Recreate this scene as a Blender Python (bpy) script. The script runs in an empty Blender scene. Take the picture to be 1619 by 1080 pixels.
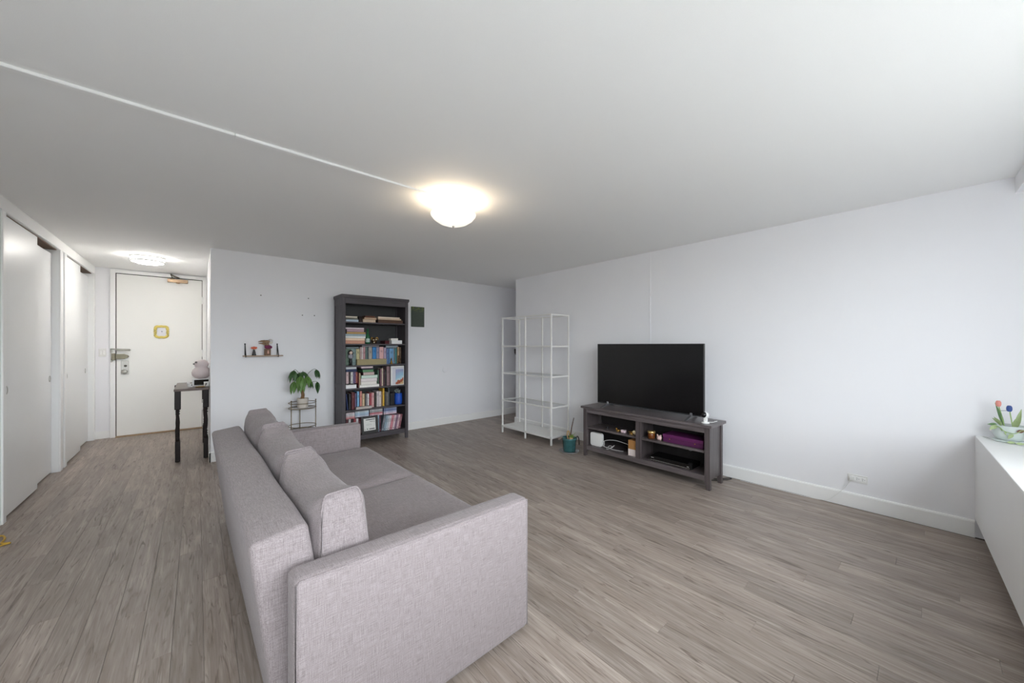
import bpy, bmesh, math, random
from mathutils import Vector, Matrix
random.seed(7)
PI = math.pi
scene = bpy.context.scene
COL = scene.collection

# ------------------------------------------------------------------ camera
cam_data = bpy.data.cameras.new('camera')
cam = bpy.data.objects.new('camera', cam_data)
COL.objects.link(cam)
scene.camera = cam
cam.location = (0.0, 0.0, 1.3307)
cam.rotation_euler = (PI / 2, 0.0, -0.7143)
cam_data.sensor_fit = 'HORIZONTAL'
cam_data.sensor_width = 36.0
cam_data.lens = 36.0 * 574.09 / 1619.0
cam_data.shift_y = 5.92 / 1619.0
cam_data.clip_start = 0.02
cam_data.clip_end = 200.0

# ------------------------------------------------------------------ world, light, exposure
world = bpy.data.worlds.new('overcast_sky')
scene.world = world
world.use_nodes = True
wn = world.node_tree
wn.nodes.clear()
wo = wn.nodes.new('ShaderNodeOutputWorld')
wb = wn.nodes.new('ShaderNodeBackground')
wb.inputs['Strength'].default_value = 7.4
# overcast sky above, duller ground below the horizon
wtc = wn.nodes.new('ShaderNodeTexCoord')
wsx = wn.nodes.new('ShaderNodeSeparateXYZ')
wmr = wn.nodes.new('ShaderNodeMapRange')
wmr.inputs['From Min'].default_value = -.04
wmr.inputs['From Max'].default_value = .04
wmx = wn.nodes.new('ShaderNodeMix')
wmx.data_type = 'RGBA'
wmx.inputs[6].default_value = (0.22, 0.22, 0.215, 1.0)
wmx.inputs[7].default_value = (0.94, 0.97, 1.02, 1.0)
wn.links.new(wtc.outputs['Generated'], wsx.inputs[0])
wn.links.new(wsx.outputs['Z'], wmr.inputs['Value'])
wn.links.new(wmr.outputs[0], wmx.inputs[0])
wn.links.new(wmx.outputs[2], wb.inputs['Color'])
wn.links.new(wb.outputs[0], wo.inputs[0])
scene.view_settings.view_transform = 'Standard'
scene.view_settings.look = 'None'
scene.view_settings.gamma = 1.0
scene.view_settings.use_curve_mapping = False
scene.view_settings.exposure = 0.68
scene.cycles.max_bounces = 16
scene.cycles.diffuse_bounces = 14
scene.cycles.sample_clamp_indirect = 20.0

# the window opening guides the sky light into the room (a portal gives no light of its own)
pd = bpy.data.lights.new('window_portal', 'AREA')
pd.shape = 'RECTANGLE'
pd.size = 3.75
pd.size_y = 1.62
pd.cycles.is_portal = True
po = bpy.data.objects.new('window_portal', pd)
COL.objects.link(po)
po.location = (.875, -1.04, 1.52)
po.rotation_euler = (PI / 2, 0, 0)      # light's -Z axis looks along +Y

MAIN_LAMP_POWER = 8.0
HALL_LAMP_STRENGTH = 26.0

# ------------------------------------------------------------------ helpers
def srgb(h):
    if isinstance(h, str):
        v = [int(h[i:i + 2], 16) / 255 for i in (0, 2, 4)]
    else:
        v = [c / 255 for c in h]
    return tuple(c / 12.92 if c <= .04045 else ((c + .055) / 1.055) ** 2.4 for c in v) + (1.0,)

MATS = {}
def mat(name, col, rough=.5, metal=0.0, vary=.06, scale=30.0, bump=0.0, bscale=200.0, spec=.5,
        trans=0.0, emit=None, estr=0.0, stretch=None, coat=0.0):
    """principled material whose colour wanders a little with a noise texture"""
    if name in MATS:
        return MATS[name]
    m = bpy.data.materials.new(name)
    m.use_nodes = True
    nt = m.node_tree
    p = nt.nodes['Principled BSDF']
    c = srgb(col) if not isinstance(col, tuple) or max(col) > 1.0 else tuple(col) + (1.0,)
    p.inputs['Roughness'].default_value = rough
    p.inputs['Metallic'].default_value = metal
    p.inputs['Specular IOR Level'].default_value = spec
    p.inputs['Transmission Weight'].default_value = trans
    p.inputs['Coat Weight'].default_value = coat
    tc = nt.nodes.new('ShaderNodeTexCoord')
    src = tc.outputs['Object']
    if stretch:
        mp = nt.nodes.new('ShaderNodeMapping')
        mp.inputs['Scale'].default_value = stretch
        nt.links.new(src, mp.inputs[0])
        src = mp.outputs[0]
    n = nt.nodes.new('ShaderNodeTexNoise')
    n.inputs['Scale'].default_value = scale
    n.inputs['Detail'].default_value = 3.0
    nt.links.new(src, n.inputs['Vector'])
    mx = nt.nodes.new('ShaderNodeMix')
    mx.data_type = 'RGBA'
    mx.inputs[6].default_value = tuple(max(0, v * (1 - vary)) for v in c[:3]) + (1,)
    mx.inputs[7].default_value = tuple(min(1, v * (1 + vary)) for v in c[:3]) + (1,)
    nt.links.new(n.outputs['Fac'], mx.inputs[0])
    nt.links.new(mx.outputs[2], p.inputs['Base Color'])
    if bump:
        n2 = nt.nodes.new('ShaderNodeTexNoise')
        n2.inputs['Scale'].default_value = bscale
        nt.links.new(src, n2.inputs['Vector'])
        b = nt.nodes.new('ShaderNodeBump')
        b.inputs['Strength'].default_value = bump
        b.inputs['Distance'].default_value = .002
        nt.links.new(n2.outputs['Fac'], b.inputs['Height'])
        nt.links.new(b.outputs[0], p.inputs['Normal'])
    if emit:
        p.inputs['Emission Color'].default_value = emit + (1.0,)
        p.inputs['Emission Strength'].default_value = estr
    MATS[name] = m
    return m

def fabric(name, light, dark, fine=480.0):
    m = bpy.data.materials.new(name)
    m.use_nodes = True
    nt = m.node_tree
    p = nt.nodes['Principled BSDF']
    p.inputs['Roughness'].default_value = .9
    p.inputs['Specular IOR Level'].default_value = .15
    p.inputs['Sheen Weight'].default_value = .15
    tc = nt.nodes.new('ShaderNodeTexCoord')
    outs = []
    for sc in ((24, fine, fine), (fine, 24, fine), (fine, fine, 24)):
        mp = nt.nodes.new('ShaderNodeMapping')
        mp.inputs['Scale'].default_value = sc
        nt.links.new(tc.outputs['Object'], mp.inputs[0])
        n = nt.nodes.new('ShaderNodeTexNoise')
        n.inputs['Scale'].default_value = 1.0
        n.inputs['Detail'].default_value = 2.0
        nt.links.new(mp.outputs[0], n.inputs['Vector'])
        outs.append(n.outputs['Fac'])
    a = nt.nodes.new('ShaderNodeMath'); a.operation = 'ADD'
    nt.links.new(outs[0], a.inputs[0]); nt.links.new(outs[1], a.inputs[1])
    b = nt.nodes.new('ShaderNodeMath'); b.operation = 'ADD'
    nt.links.new(a.outputs[0], b.inputs[0]); nt.links.new(outs[2], b.inputs[1])
    r = nt.nodes.new('ShaderNodeMapRange')
    r.inputs['From Min'].default_value = 1.05
    r.inputs['From Max'].default_value = 1.95
    nt.links.new(b.outputs[0], r.inputs['Value'])
    big = nt.nodes.new('ShaderNodeTexNoise')
    big.inputs['Scale'].default_value = 5.0
    nt.links.new(tc.outputs['Object'], big.inputs['Vector'])
    mx = nt.nodes.new('ShaderNodeMix'); mx.data_type = 'RGBA'
    mx.inputs[6].default_value = srgb(dark); mx.inputs[7].default_value = srgb(light)
    nt.links.new(r.outputs[0], mx.inputs[0])
    nt.links.new(mx.outputs[2], p.inputs['Base Color'])
    bp = nt.nodes.new('ShaderNodeBump')
    bp.inputs['Strength'].default_value = .35
    bp.inputs['Distance'].default_value = .001
    nt.links.new(b.outputs[0], bp.inputs['Height'])
    bp2 = nt.nodes.new('ShaderNodeBump')
    bp2.inputs['Strength'].default_value = .25
    bp2.inputs['Distance'].default_value = .02
    nt.links.new(big.outputs['Fac'], bp2.inputs['Height'])
    nt.links.new(bp.outputs[0], bp2.inputs['Normal'])
    nt.links.new(bp2.outputs[0], p.inputs['Normal'])
    return m

def woodmat(name, light, dark, axis='X', rough=.55, scale=1.0, spec=.4):
    """streaky wood grain that runs along one object axis"""
    m = bpy.data.materials.new(name)
    m.use_nodes = True
    nt = m.node_tree
    p = nt.nodes['Principled BSDF']
    p.inputs['Roughness'].default_value = rough
    p.inputs['Specular IOR Level'].default_value = spec
    tc = nt.nodes.new('ShaderNodeTexCoord')
    mp = nt.nodes.new('ShaderNodeMapping')
    s = [60 * scale] * 3
    s['XYZ'.index(axis)] = 2.5 * scale
    mp.inputs['Scale'].default_value = s
    nt.links.new(tc.outputs['Object'], mp.inputs[0])
    n = nt.nodes.new('ShaderNodeTexNoise')
    n.inputs['Scale'].default_value = 1.0; n.inputs['Detail'].default_value = 5.0
    n.inputs['Distortion'].default_value = .6
    nt.links.new(mp.outputs[0], n.inputs['Vector'])
    r = nt.nodes.new('ShaderNodeMapRange')
    r.inputs['From Min'].default_value = .3; r.inputs['From Max'].default_value = .7
    nt.links.new(n.outputs['Fac'], r.inputs['Value'])
    mx = nt.nodes.new('ShaderNodeMix'); mx.data_type = 'RGBA'
    mx.inputs[6].default_value = srgb(dark); mx.inputs[7].default_value = srgb(light)
    nt.links.new(r.outputs[0], mx.inputs[0])
    nt.links.new(mx.outputs[2], p.inputs['Base Color'])
    return m

def floormat():
    m = bpy.data.materials.new('grey_brown_plank')
    m.use_nodes = True
    nt = m.node_tree; L = nt.links.new
    p = nt.nodes['Principled BSDF']
    p.inputs['Specular IOR Level'].default_value = .42
    tc = nt.nodes.new('ShaderNodeTexCoord')
    oi = nt.nodes.new('ShaderNodeObjectInfo')
    off = nt.nodes.new('ShaderNodeVectorMath'); off.operation = 'SCALE'
    off.inputs[0].default_value = (37.0, 91.0, 53.0)
    L(oi.outputs['Random'], off.inputs['Scale'])
    add = nt.nodes.new('ShaderNodeVectorMath'); add.operation = 'ADD'
    L(tc.outputs['Object'], add.inputs[0]); L(off.outputs[0], add.inputs[1])
    def noise(sx, sy, det=3.0, dist=0.0):
        mp = nt.nodes.new('ShaderNodeMapping'); mp.inputs['Scale'].default_value = (sx, sy, 10)
        L(add.outputs[0], mp.inputs[0])
        n = nt.nodes.new('ShaderNodeTexNoise'); n.inputs['Scale'].default_value = 1.0
        n.inputs['Detail'].default_value = det; n.inputs['Distortion'].default_value = dist
        L(mp.outputs[0], n.inputs['Vector'])
        return n.outputs['Fac']
    def rng(v, a, b, c=0.0, d=1.0):
        r = nt.nodes.new('ShaderNodeMapRange')
        r.inputs['From Min'].default_value = a; r.inputs['From Max'].default_value = b
        r.inputs['To Min'].default_value = c; r.inputs['To Max'].default_value = d
        L(v, r.inputs['Value']); return r.outputs[0]
    def mixc(f, a, b):
        x = nt.nodes.new('ShaderNodeMix'); x.data_type = 'RGBA'
        L(f, x.inputs[0])
        for i, v in ((6, a), (7, b)):
            if isinstance(v, tuple): x.inputs[i].default_value = v
            else: L(v, x.inputs[i])
        return x.outputs[2]
    broad = rng(noise(14, 1.5, 4, 1.6), .30, .70)
    fine = rng(noise(110, 4.0, 4, .8), .25, .75)
    fleck = rng(noise(34, 3.2, 3, 2.2), .56, .74)
    tone = mixc(broad, srgb('8f8278'), srgb('beb2a9'))
    lite = mixc(fine, srgb('86796f'), tone)
    dark = mixc(fleck, lite, srgb('685b52'))
    # every plank has its own lightness
    hsv = nt.nodes.new('ShaderNodeHueSaturation')
    L(rng(oi.outputs['Random'], 0, 1, .86, 1.12), hsv.inputs['Value'])
    L(dark, hsv.inputs['Color'])
    L(hsv.outputs[0], p.inputs['Base Color'])
    L(rng(fine, 0, 1, .36, .46), p.inputs['Roughness'])
    b = nt.nodes.new('ShaderNodeBump'); b.inputs['Strength'].default_value = .12; b.inputs['Distance'].default_value = .001
    L(fine, b.inputs['Height']); L(b.outputs[0], p.inputs['Normal'])
    return m

# --- mesh builders -------------------------------------------------
def box(bm, x0, x1, y0, y1, z0, z1, bev=0.0, seg=1, M=None, mi=0):
    r = bmesh.ops.create_cube(bm, size=1.0)
    vs = r['verts']
    sx, sy, sz = x1 - x0, y1 - y0, z1 - z0
    for v in vs:
        v.co = Vector(((v.co.x + .5) * sx + x0, (v.co.y + .5) * sy + y0, (v.co.z + .5) * sz + z0))
    fs = {f for v in vs for f in v.link_faces}
    for f in fs: f.material_index = mi
    if bev > 0:
        es = list({e for v in vs for e in v.link_edges})
        rb = bmesh.ops.bevel(bm, geom=es, offset=min(bev, .49 * min(abs(sx), abs(sy), abs(sz))), segments=seg, profile=.5, affect='EDGES')
        for f in rb['faces']: f.material_index = mi
        allv = {v for f in rb['faces'] for v in f.verts} | {v for v in vs if v.is_valid}
        vs = list(allv)
    if M is not None:
        bmesh.ops.transform(bm, matrix=M, verts=[v for v in vs if v.is_valid])
    return bm

def prism(bm, pts, axis, a, b, bev=0.0, seg=2, mi=0, M=None):
    """polygon pts (u,v) extruded along axis from a to b. axis 'X':(y,z) 'Y':(x,z) 'Z':(x,y)"""
    def P(u, v, w):
        return {'X': (w, u, v), 'Y': (u, w, v), 'Z': (u, v, w)}[axis]
    A = [bm.verts.new(P(u, v, a)) for u, v in pts]
    B = [bm.verts.new(P(u, v, b)) for u, v in pts]
    n = len(pts)
    fs = [bm.faces.new(A), bm.faces.new(list(reversed(B)))]
    for i in range(n):
        j = (i + 1) % n
        fs.append(bm.faces.new((A[j], A[i], B[i], B[j])))
    bmesh.ops.recalc_face_normals(bm, faces=fs)
    for f in fs: f.material_index = mi
    vs = set(A + B)
    if bev > 0:
        es = list({e for f in fs for e in f.edges})
        rb = bmesh.ops.bevel(bm, geom=es, offset=bev, segments=seg, profile=.5, affect='EDGES')
        for f in rb['faces']: f.material_index = mi
        vs = {v for v in vs if v.is_valid} | {v for f in rb['faces'] for v in f.verts}
    if M is not None:
        bmesh.ops.transform(bm, matrix=M, verts=list(vs))
    return bm

def lathe(bm, prof, seg=24, c=(0, 0, 0), mi=0, sx=1.0, sy=1.0, caps=True, M=None):
    rings = []
    allv = []
    for r, z in prof:
        if r < 1e-6:
            v = bm.verts.new((c[0], c[1], c[2] + z)); rings.append([v]); allv.append(v)
        else:
            ring = [bm.verts.new((c[0] + sx * r * math.cos(2 * PI * i / seg), c[1] + sy * r * math.sin(2 * PI * i / seg), c[2] + z)) for i in range(seg)]
            rings.append(ring); allv += ring
    fs = []
    for a, b in zip(rings, rings[1:]):
        for i in range(seg):
            j = (i + 1) % seg
            if len(a) == 1 and len(b) == 1: continue
            if len(a) == 1: fs.append(bm.faces.new((a[0], b[i], b[j])))
            elif len(b) == 1: fs.append(bm.faces.new((a[i], a[j], b[0])))
            else: fs.append(bm.faces.new((a[i], a[j], b[j], b[i])))
    if caps:
        if len(rings[0]) > 1: fs.append(bm.faces.new(list(reversed(rings[0]))))
        if len(rings[-1]) > 1: fs.append(bm.faces.new(rings[-1]))
    bmesh.ops.recalc_face_normals(bm, faces=fs)
    for f in fs: f.material_index = mi; f.smooth = True
    if M is not None: bmesh.ops.transform(bm, matrix=M, verts=allv)
    return bm

def tube(bm, pts, r, seg=8, closed=False, mi=0):
    pts = [Vector(p) for p in pts]
    n = len(pts)
    rr = r if isinstance(r, (list, tuple)) else [r] * n
    rings = []
    up = Vector((0, 0, 1))
    for i, p in enumerate(pts):
        if closed: t = pts[(i + 1) % n] - pts[i - 1]
        else: t = pts[min(i + 1, n - 1)] - pts[max(i - 1, 0)]
        t.normalize()
        a = t.cross(up)
        if a.length < 1e-3: a = t.cross(Vector((1, 0, 0)))
        a.normalize(); b = t.cross(a)
        rings.append([bm.verts.new(p + (a * math.cos(2 * PI * k / seg) + b * math.sin(2 * PI * k / seg)) * rr[i]) for k in range(seg)])
    fs = []
    rng = range(n) if closed else range(n - 1)
    for i in rng:
        A, B = rings[i], rings[(i + 1) % n]
        for k in range(seg):
            l = (k + 1) % seg
            fs.append(bm.faces.new((A[k], A[l], B[l], B[k])))
    if not closed:
        fs.append(bm.faces.new(rings[0])); fs.append(bm.faces.new(rings[-1]))
    bmesh.ops.recalc_face_normals(bm, faces=fs)
    for f in fs: f.smooth = True; f.material_index = mi
    return bm

def ball(bm, c, rx, ry=None, rz=None, seg=16, rings=10, mi=0):
    ry = ry or rx; rz = rz or rx
    M = Matrix.Translation(c) @ Matrix.Diagonal((rx, ry, rz, 1))
    r = bmesh.ops.create_uvsphere(bm, u_segments=seg, v_segments=rings, radius=1.0, matrix=M)
    for f in {f for v in r['verts'] for f in v.link_faces}: f.smooth = True; f.material_index = mi
    return bm

def spline(pts, n=8):
    """Catmull-Rom through pts"""
    P = [Vector(p) for p in pts]; out = []
    for i in range(len(P) - 1):
        p0, p1, p2, p3 = P[max(i - 1, 0)], P[i], P[i + 1], P[min(i + 2, len(P) - 1)]
        for k in range(n):
            t = k / n
            out.append(.5 * ((2 * p1) + (p2 - p0) * t + (2 * p0 - 5 * p1 + 4 * p2 - p3) * t * t + (3 * p1 - p0 - 3 * p2 + p3) * t ** 3))
    out.append(P[-1]); return out

NB = bmesh.new
def obj(name, bm, mats, parent=None, loc=(0, 0, 0), smooth=False):
    me = bpy.data.meshes.new(name)
    bm.to_mesh(me); bm.free()
    for m in (mats if isinstance(mats, (list, tuple)) else [mats]): me.materials.append(m)
    if smooth:
        for f in me.polygons: f.use_smooth = True
    o = bpy.data.objects.new(name, me)
    COL.objects.link(o)
    o.location = loc
    if parent: o.parent = parent
    return o

def tag(o, label, cat, group=None, kind=None):
    o['label'] = label; o['category'] = cat
    if group: o['group'] = group
    if kind: o['kind'] = kind
    return o

def thing(name, label, cat, loc=(0, 0, 0), rotz=0.0, group=None, kind=None):
    o = bpy.data.objects.new(name, None)
    o.empty_display_size = .05
    COL.objects.link(o)
    o.location = loc; o.rotation_euler = (0, 0, rotz)
    return tag(o, label, cat, group, kind)

def dup(root, loc, rotz=None, label=None):
    r = root.copy(); COL.objects.link(r); r.location = loc
    if rotz is not None: r.rotation_euler = (0, 0, rotz)
    if label: r['label'] = label
    for ch in list(root.children):
        c = ch.copy(); COL.objects.link(c); c.parent = r
        for g in ch.children:
            d = g.copy(); COL.objects.link(d); d.parent = c
    return r

def B(*a, **k): return box(NB(), *a, **k)
def struct(name, bm, m, label=None, parent=None):
    o = obj(name, bm, m, parent)
    if parent is None:
        o['kind'] = 'structure'
        if label: o['label'] = label
    return o

# ------------------------------------------------------------------ materials
M_wall = mat('wall_paint', (239, 239, 242), rough=.55, vary=.012, scale=3, bump=.05, bscale=300, spec=.3)
M_ceil = mat('ceiling_paint', (242, 242, 241), rough=.8, vary=.02, scale=350, bump=.25, bscale=450, spec=.2)
M_trim = mat('white_trim', (244, 244, 243), rough=.4, vary=.012, scale=5, spec=.4)
M_door = mat('white_door_paint', (242, 242, 239), rough=.42, vary=.012, scale=4, spec=.4)
M_closet = mat('closet_door_paint', (240, 241, 241), rough=.35, vary=.012, scale=4, spec=.5)
M_gapshade = mat('gap_shade', (40, 36, 33), rough=.9)  # near-black colour standing for the shade inside gaps
M_brownhead = mat('raw_track_wood', (120, 100, 84), rough=.8, vary=.2)
M_floor = floormat()
M_sub = mat('subfloor', (60, 52, 46), rough=.9)
M_sofa = fabric('sofa_linen', 'a49a9b', '746b6c')
M_black = mat('black_plastic', (18, 18, 19), rough=.4)
M_screen = mat('television_screen', (9, 9, 10), rough=.22, vary=.02, spec=.5)
M_white = mat('white_plastic', (232, 232, 230), rough=.4, vary=.02)
M_whitemetal = mat('white_powder_coat', (228, 227, 224), rough=.4, vary=.01)
M_steel = mat('brushed_steel', (188, 186, 180), rough=.38, metal=.75)
M_brass = mat('aged_brass', (158, 132, 92), rough=.38, metal=.85)
M_bronze = mat('bronze', (96, 72, 50), rough=.4, metal=.7)
M_gold = mat('gold', (204, 160, 84), rough=.3, metal=.9)
M_brassdark = mat('antique_gold_rod', (132, 118, 92), rough=.4, metal=.7)
M_bookcase = woodmat('grey_brown_stain', '585357', '464145', 'Z', rough=.5)
M_bookshelf = woodmat('grey_brown_stain_shelf', '585357', '464145', 'X', rough=.5)
M_bookback = mat('bookcase_back', (58, 57, 58), rough=.6, vary=.1, scale=8)
M_stand_lit = woodmat('charcoal_wood_lit', '71686a', '4b4443', 'Y', rough=.33, spec=.7)  # lighter copy of the stand wood, light on the top put into colour
M_standz = woodmat('charcoal_wood_upright', '5e5556', '3f3838', 'Z', rough=.34, spec=.65)
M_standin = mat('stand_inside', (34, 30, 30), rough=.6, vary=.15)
M_ebony = mat('ebony_stain', (34, 26, 25), rough=.5, spec=.3, vary=.2, scale=20)
M_leaf = mat('money_plant_leaf', (88, 124, 58), rough=.45, vary=.35, scale=14)
M_leafdark = mat('money_plant_leaf_dark', (58, 90, 50), rough=.45, vary=.3, scale=14)
M_trunk = mat('plant_trunk', (140, 108, 76), rough=.8, vary=.3, scale=60)
M_soil = mat('soil', (54, 42, 34), rough=.95, vary=.3, scale=80)
M_potwhite = mat('white_ceramic', (214, 208, 200), rough=.4, vary=.03)

# ================================================================== SETTING
XR, YB, XL, YD, CH = 4.074, 5.372, -1.097, 7.724, 2.44

# ---- floor: every plank is a piece of its own
floor = struct('floor', B(-1.45, 5.75, -1.15, 8.0, -.08, -.006), M_sub, 'grey brown wood look plank floor with planks running to the entry door')
PW, PL, GAP = .106, 1.22, .0007
plank_meshes = {}
def plank_mesh(w, l):
    k = (round(w, 3), round(l, 3))
    if k not in plank_meshes:
        bm = NB()
        x, y, c = w / 2 - GAP / 2, l / 2 - GAP / 2, .0007
        t = [bm.verts.new((sx * (x - c), sy * (y - c), 0)) for sx, sy in ((-1, -1), (1, -1), (1, 1), (-1, 1))]
        u = [bm.verts.new((sx * x, sy * y, -c)) for sx, sy in ((-1, -1), (1, -1), (1, 1), (-1, 1))]
        d = [bm.verts.new((sx * x, sy * y, -.006)) for sx, sy in ((-1, -1), (1, -1), (1, 1), (-1, 1))]
        bm.faces.new(t)
        for i in range(4):
            j = (i + 1) % 4
            bm.faces.new((u[i], u[j], t[j], t[i])); bm.faces.new((d[i], d[j], u[j], u[i]))
        me = bpy.data.meshes.new('plank'); bm.to_mesh(me); bm.free(); me.materials.append(M_floor)
        plank_meshes[k] = me
    return plank_meshes[k]
def lay(xc, w, ya, yb):
    if yb - ya < .02: return
    o = bpy.data.objects.new('plank', plank_mesh(w, yb - ya))
    o.location = (xc, (ya + yb) / 2, 0); o.parent = floor
    COL.objects.link(o)
x = -1.25
row = 0
offs = [0, .42, .86, .2, .64, 1.06, .31, .77, .12, .53, .95]
while x < 5.6:
    w = PW
    xc = x + w / 2
    y0, y1 = -.55, (YD if xc < .116 else YB)
    if xc > XR + .02: y0 = 4.55
    y = -.55 - offs[row % 11] * 1.0
    while y < y1:
        a, b = max(y, y0), min(y + PL, y1)
        lay(xc, w, a, b)
        y += PL
    x += w; row += 1


# ---- ceiling and walls
struct('ceiling', B(-1.45, 5.75, -1.15, 7.9, CH, CH + .12), M_ceil, 'white lightly stippled ceiling over the whole room')
bm = NB()
box(bm, .116, 5.75, YB, YB + .12, 0, CH)
box(bm, .116, .236, YB + .12, YD, 0, CH)
struct('wall_back', bm, M_wall, 'pale grey painted wall behind the bookcase')
struct('wall_right', B(XR, 5.62, -1.15, 4.60, 0, CH), M_wall, 'pale grey painted wall behind the television')
struct('wall_passage', B(5.62, 5.75, -1.15, YB, 0, CH), M_wall, 'pale grey wall closing the passage beyond the white shelf unit')
struct('wall_entry', B(-1.45, .236, YD + .012, YD + .16, 0, CH), M_wall, 'pale grey wall around the entry door')
bm = NB()
box(bm, -1.45, -1.22, -1.15, YD + .012, 0, CH)                 # closet backs
box(bm, -1.22, XL, -1.15, 4.56, 0, CH)
box(bm, -1.22, XL, 5.998, 6.245, 0, CH)
box(bm, -1.22, XL, 7.655, YD + .012, 0, CH)
box(bm, -1.22, XL, 4.56, 7.655, 2.335, CH)
struct('wall_left', bm, M_closet, 'white closet wall with sliding door openings')
# window wall behind the camera
bm = NB()
box(bm, -1.45, 5.75, -1.15, -.95, 0, .70)
box(bm, -1.45, 5.75, -1.15, -.95, 2.33, CH)
box(bm, -1.45, -1.0, -1.15, -.95, .70, 2.33)
box(bm, 2.75, 5.75, -1.15, -.95, .70, 2.33)
struct('wall_window', bm, M_wall, 'window wall with a wide opening above the sill box')
# window frames with thin panes
M_pane = bpy.data.materials.new('window_glass')
M_pane.use_nodes = True
nt = M_pane.node_tree
nt.nodes.clear()
o_ = nt.nodes.new('ShaderNodeOutputMaterial'); t_ = nt.nodes.new('ShaderNodeBsdfTransparent'); g_ = nt.nodes.new('ShaderNodeBsdfGlossy')
g_.inputs['Roughness'].default_value = .02
t_.inputs['Color'].default_value = (.95, .97, .97, 1)
mx_ = nt.nodes.new('ShaderNodeMixShader'); mx_.inputs[0].default_value = .05
nt.links.new(t_.outputs[0], mx_.inputs[1]); nt.links.new(g_.outputs[0], mx_.inputs[2]); nt.links.new(mx_.outputs[0], o_.inputs[0])
for k, (a, b) in enumerate(((-1.0, .25), (.25, 1.5), (1.5, 2.75))):
    bm = NB()
    box(bm, a, a + .05, -1.08, -1.00, .70, 2.33); box(bm, b - .05, b, -1.08, -1.00, .70, 2.33)
    box(bm, a + .05, b - .05, -1.08, -1.00, .70, .76); box(bm, a + .05, b - .05, -1.08, -1.00, 2.27, 2.33)
    w = struct('window_%d' % (k + 1), bm, M_trim, ['first', 'second', 'third'][k] + ' white framed window pane counted from the closet wall')
    obj('pane', B(a + .05, b - .05, -1.043, -1.037, .76, 2.27), M_pane, w)
# sill box (convector cover) that hangs clear of the floor, and the beam above it
def slopeY(x, y_at, x_at=XR, k=.0417): return y_at + (x - x_at) * k
sill = NB()
prism(sill, [(XR, -.200), (-1.09, slopeY(-1.09, -.200)), (-1.09, -.95), (XR, -.95)], 'Z', .13, .707, bev=.004, seg=2)
struct('trim_1', sill, M_trim, 'white boxed window sill standing proud of the wall')
struct('trim_2', B(-1.09, XR, -.95, -.62, 0, .13), M_gapshade, 'recessed base under the window sill box, painted dark for its shade')  # support behind the overhang, its shade put into the dark colour
beam = NB()
prism(beam, [(XR, -.364), (-1.09, slopeY(-1.09, -.364)), (-1.09, -.95), (XR, -.95)], 'Z', 2.331, CH)
struct('trim_3', beam, M_wall, 'white beam above the window')

# ---- baseboards (board with a small rounded top)
def bb_prof(t, h): return [(0, 0), (t, 0), (t, h - .012), (t - .004, h - .003), (t - .009, h), (0, h)]
bm = NB(); prism(bm, [(XR - u, v) for u, v in bb_prof(.016, .118)], 'Y', -.2, 4.60); box(bm, XR - .016, 4.4, 4.60, 4.616, 0, .118)
struct('baseboard_right', bm, M_trim, 'tall white baseboard along the television wall')
bm = NB(); prism(bm, [(YB - u, v) for u, v in bb_prof(.015, .118)], 'X', .101, 5.62)
struct('baseboard_back', bm, M_trim, 'white baseboard along the bookcase wall')
bm = NB(); prism(bm, [(.116 - u, v) for u, v in bb_prof(.013, .11)], 'Y', YB - .015, 7.70)
struct('baseboard_hall', bm, M_trim, 'white baseboard along the hallway wall beside the console table')
struct('baseboard_entry', B(XL, -.945, 7.720, YD + .012, 0, .105, bev=.003), M_trim, 'short white baseboard beside the entry door')

# ---- closet doors: sliding pairs in two tracks
def closet_leaf(n, xa, xb, ya, yb, ztop, pull_y, label):
    d = struct('door_%d' % n, B(xa, xb, ya, yb, .014, ztop, bev=.002), M_closet, label)
    pz = .985
    bm = NB()
    M = Matrix.Translation((xb, pull_y, pz)) @ Matrix.Rotation(PI / 2, 4, 'Y')
    lathe(bm, [(.024, -.002), (.024, .003), (.019, .003), (.017, -.001), (0, -.001)], 20, M=M, sx=1.35)
    obj('finger_pull', bm, M_steel, d)
    return d
closet_leaf(2, -1.139, -1.109, 4.562, 5.376, 2.325, 4.655, 'white sliding closet door nearest the camera, front track')
closet_leaf(3, -1.185, -1.146, 5.25, 5.996, 2.285, 5.93, 'white sliding closet door in the rear track of the near closet')
closet_leaf(4, -1.136, -1.104, 6.247, 6.97, 2.325, 6.33, 'white sliding closet door of the far closet, front track')
closet_leaf(5, -1.182, -1.146, 6.86, 7.653, 2.285, 7.50, 'white sliding closet door in the rear track of the far closet')
for n, (ya, yb) in enumerate(((4.562, 5.996), (6.247, 7.653))):
    struct('trim_%d' % (4 + n), B(-1.219, -1.112, ya, yb, 2.326, 2.334), M_brownhead, 'raw wooden sliding door track of the ' + ['near', 'far'][n] + ' closet')
k = 6
for (ya, yb) in ((4.50, 4.56), (5.999, 6.075), (6.17, 6.244), (7.657, 7.72)):
    bm = NB(); box(bm, XL, XL + .012, ya, yb, 0, 2.335, bev=.003)
    struct('trim_%d' % k, bm, M_trim, 'white upright closet casing, %s from the window wall' % ['first', 'second', 'third', 'fourth'][k - 6]); k += 1
struct('trim_10', B(XL, XL + .010, -.95, YD, 2.335, CH - .001, bev=.003), M_trim, 'white fascia above the closet doors')

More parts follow.
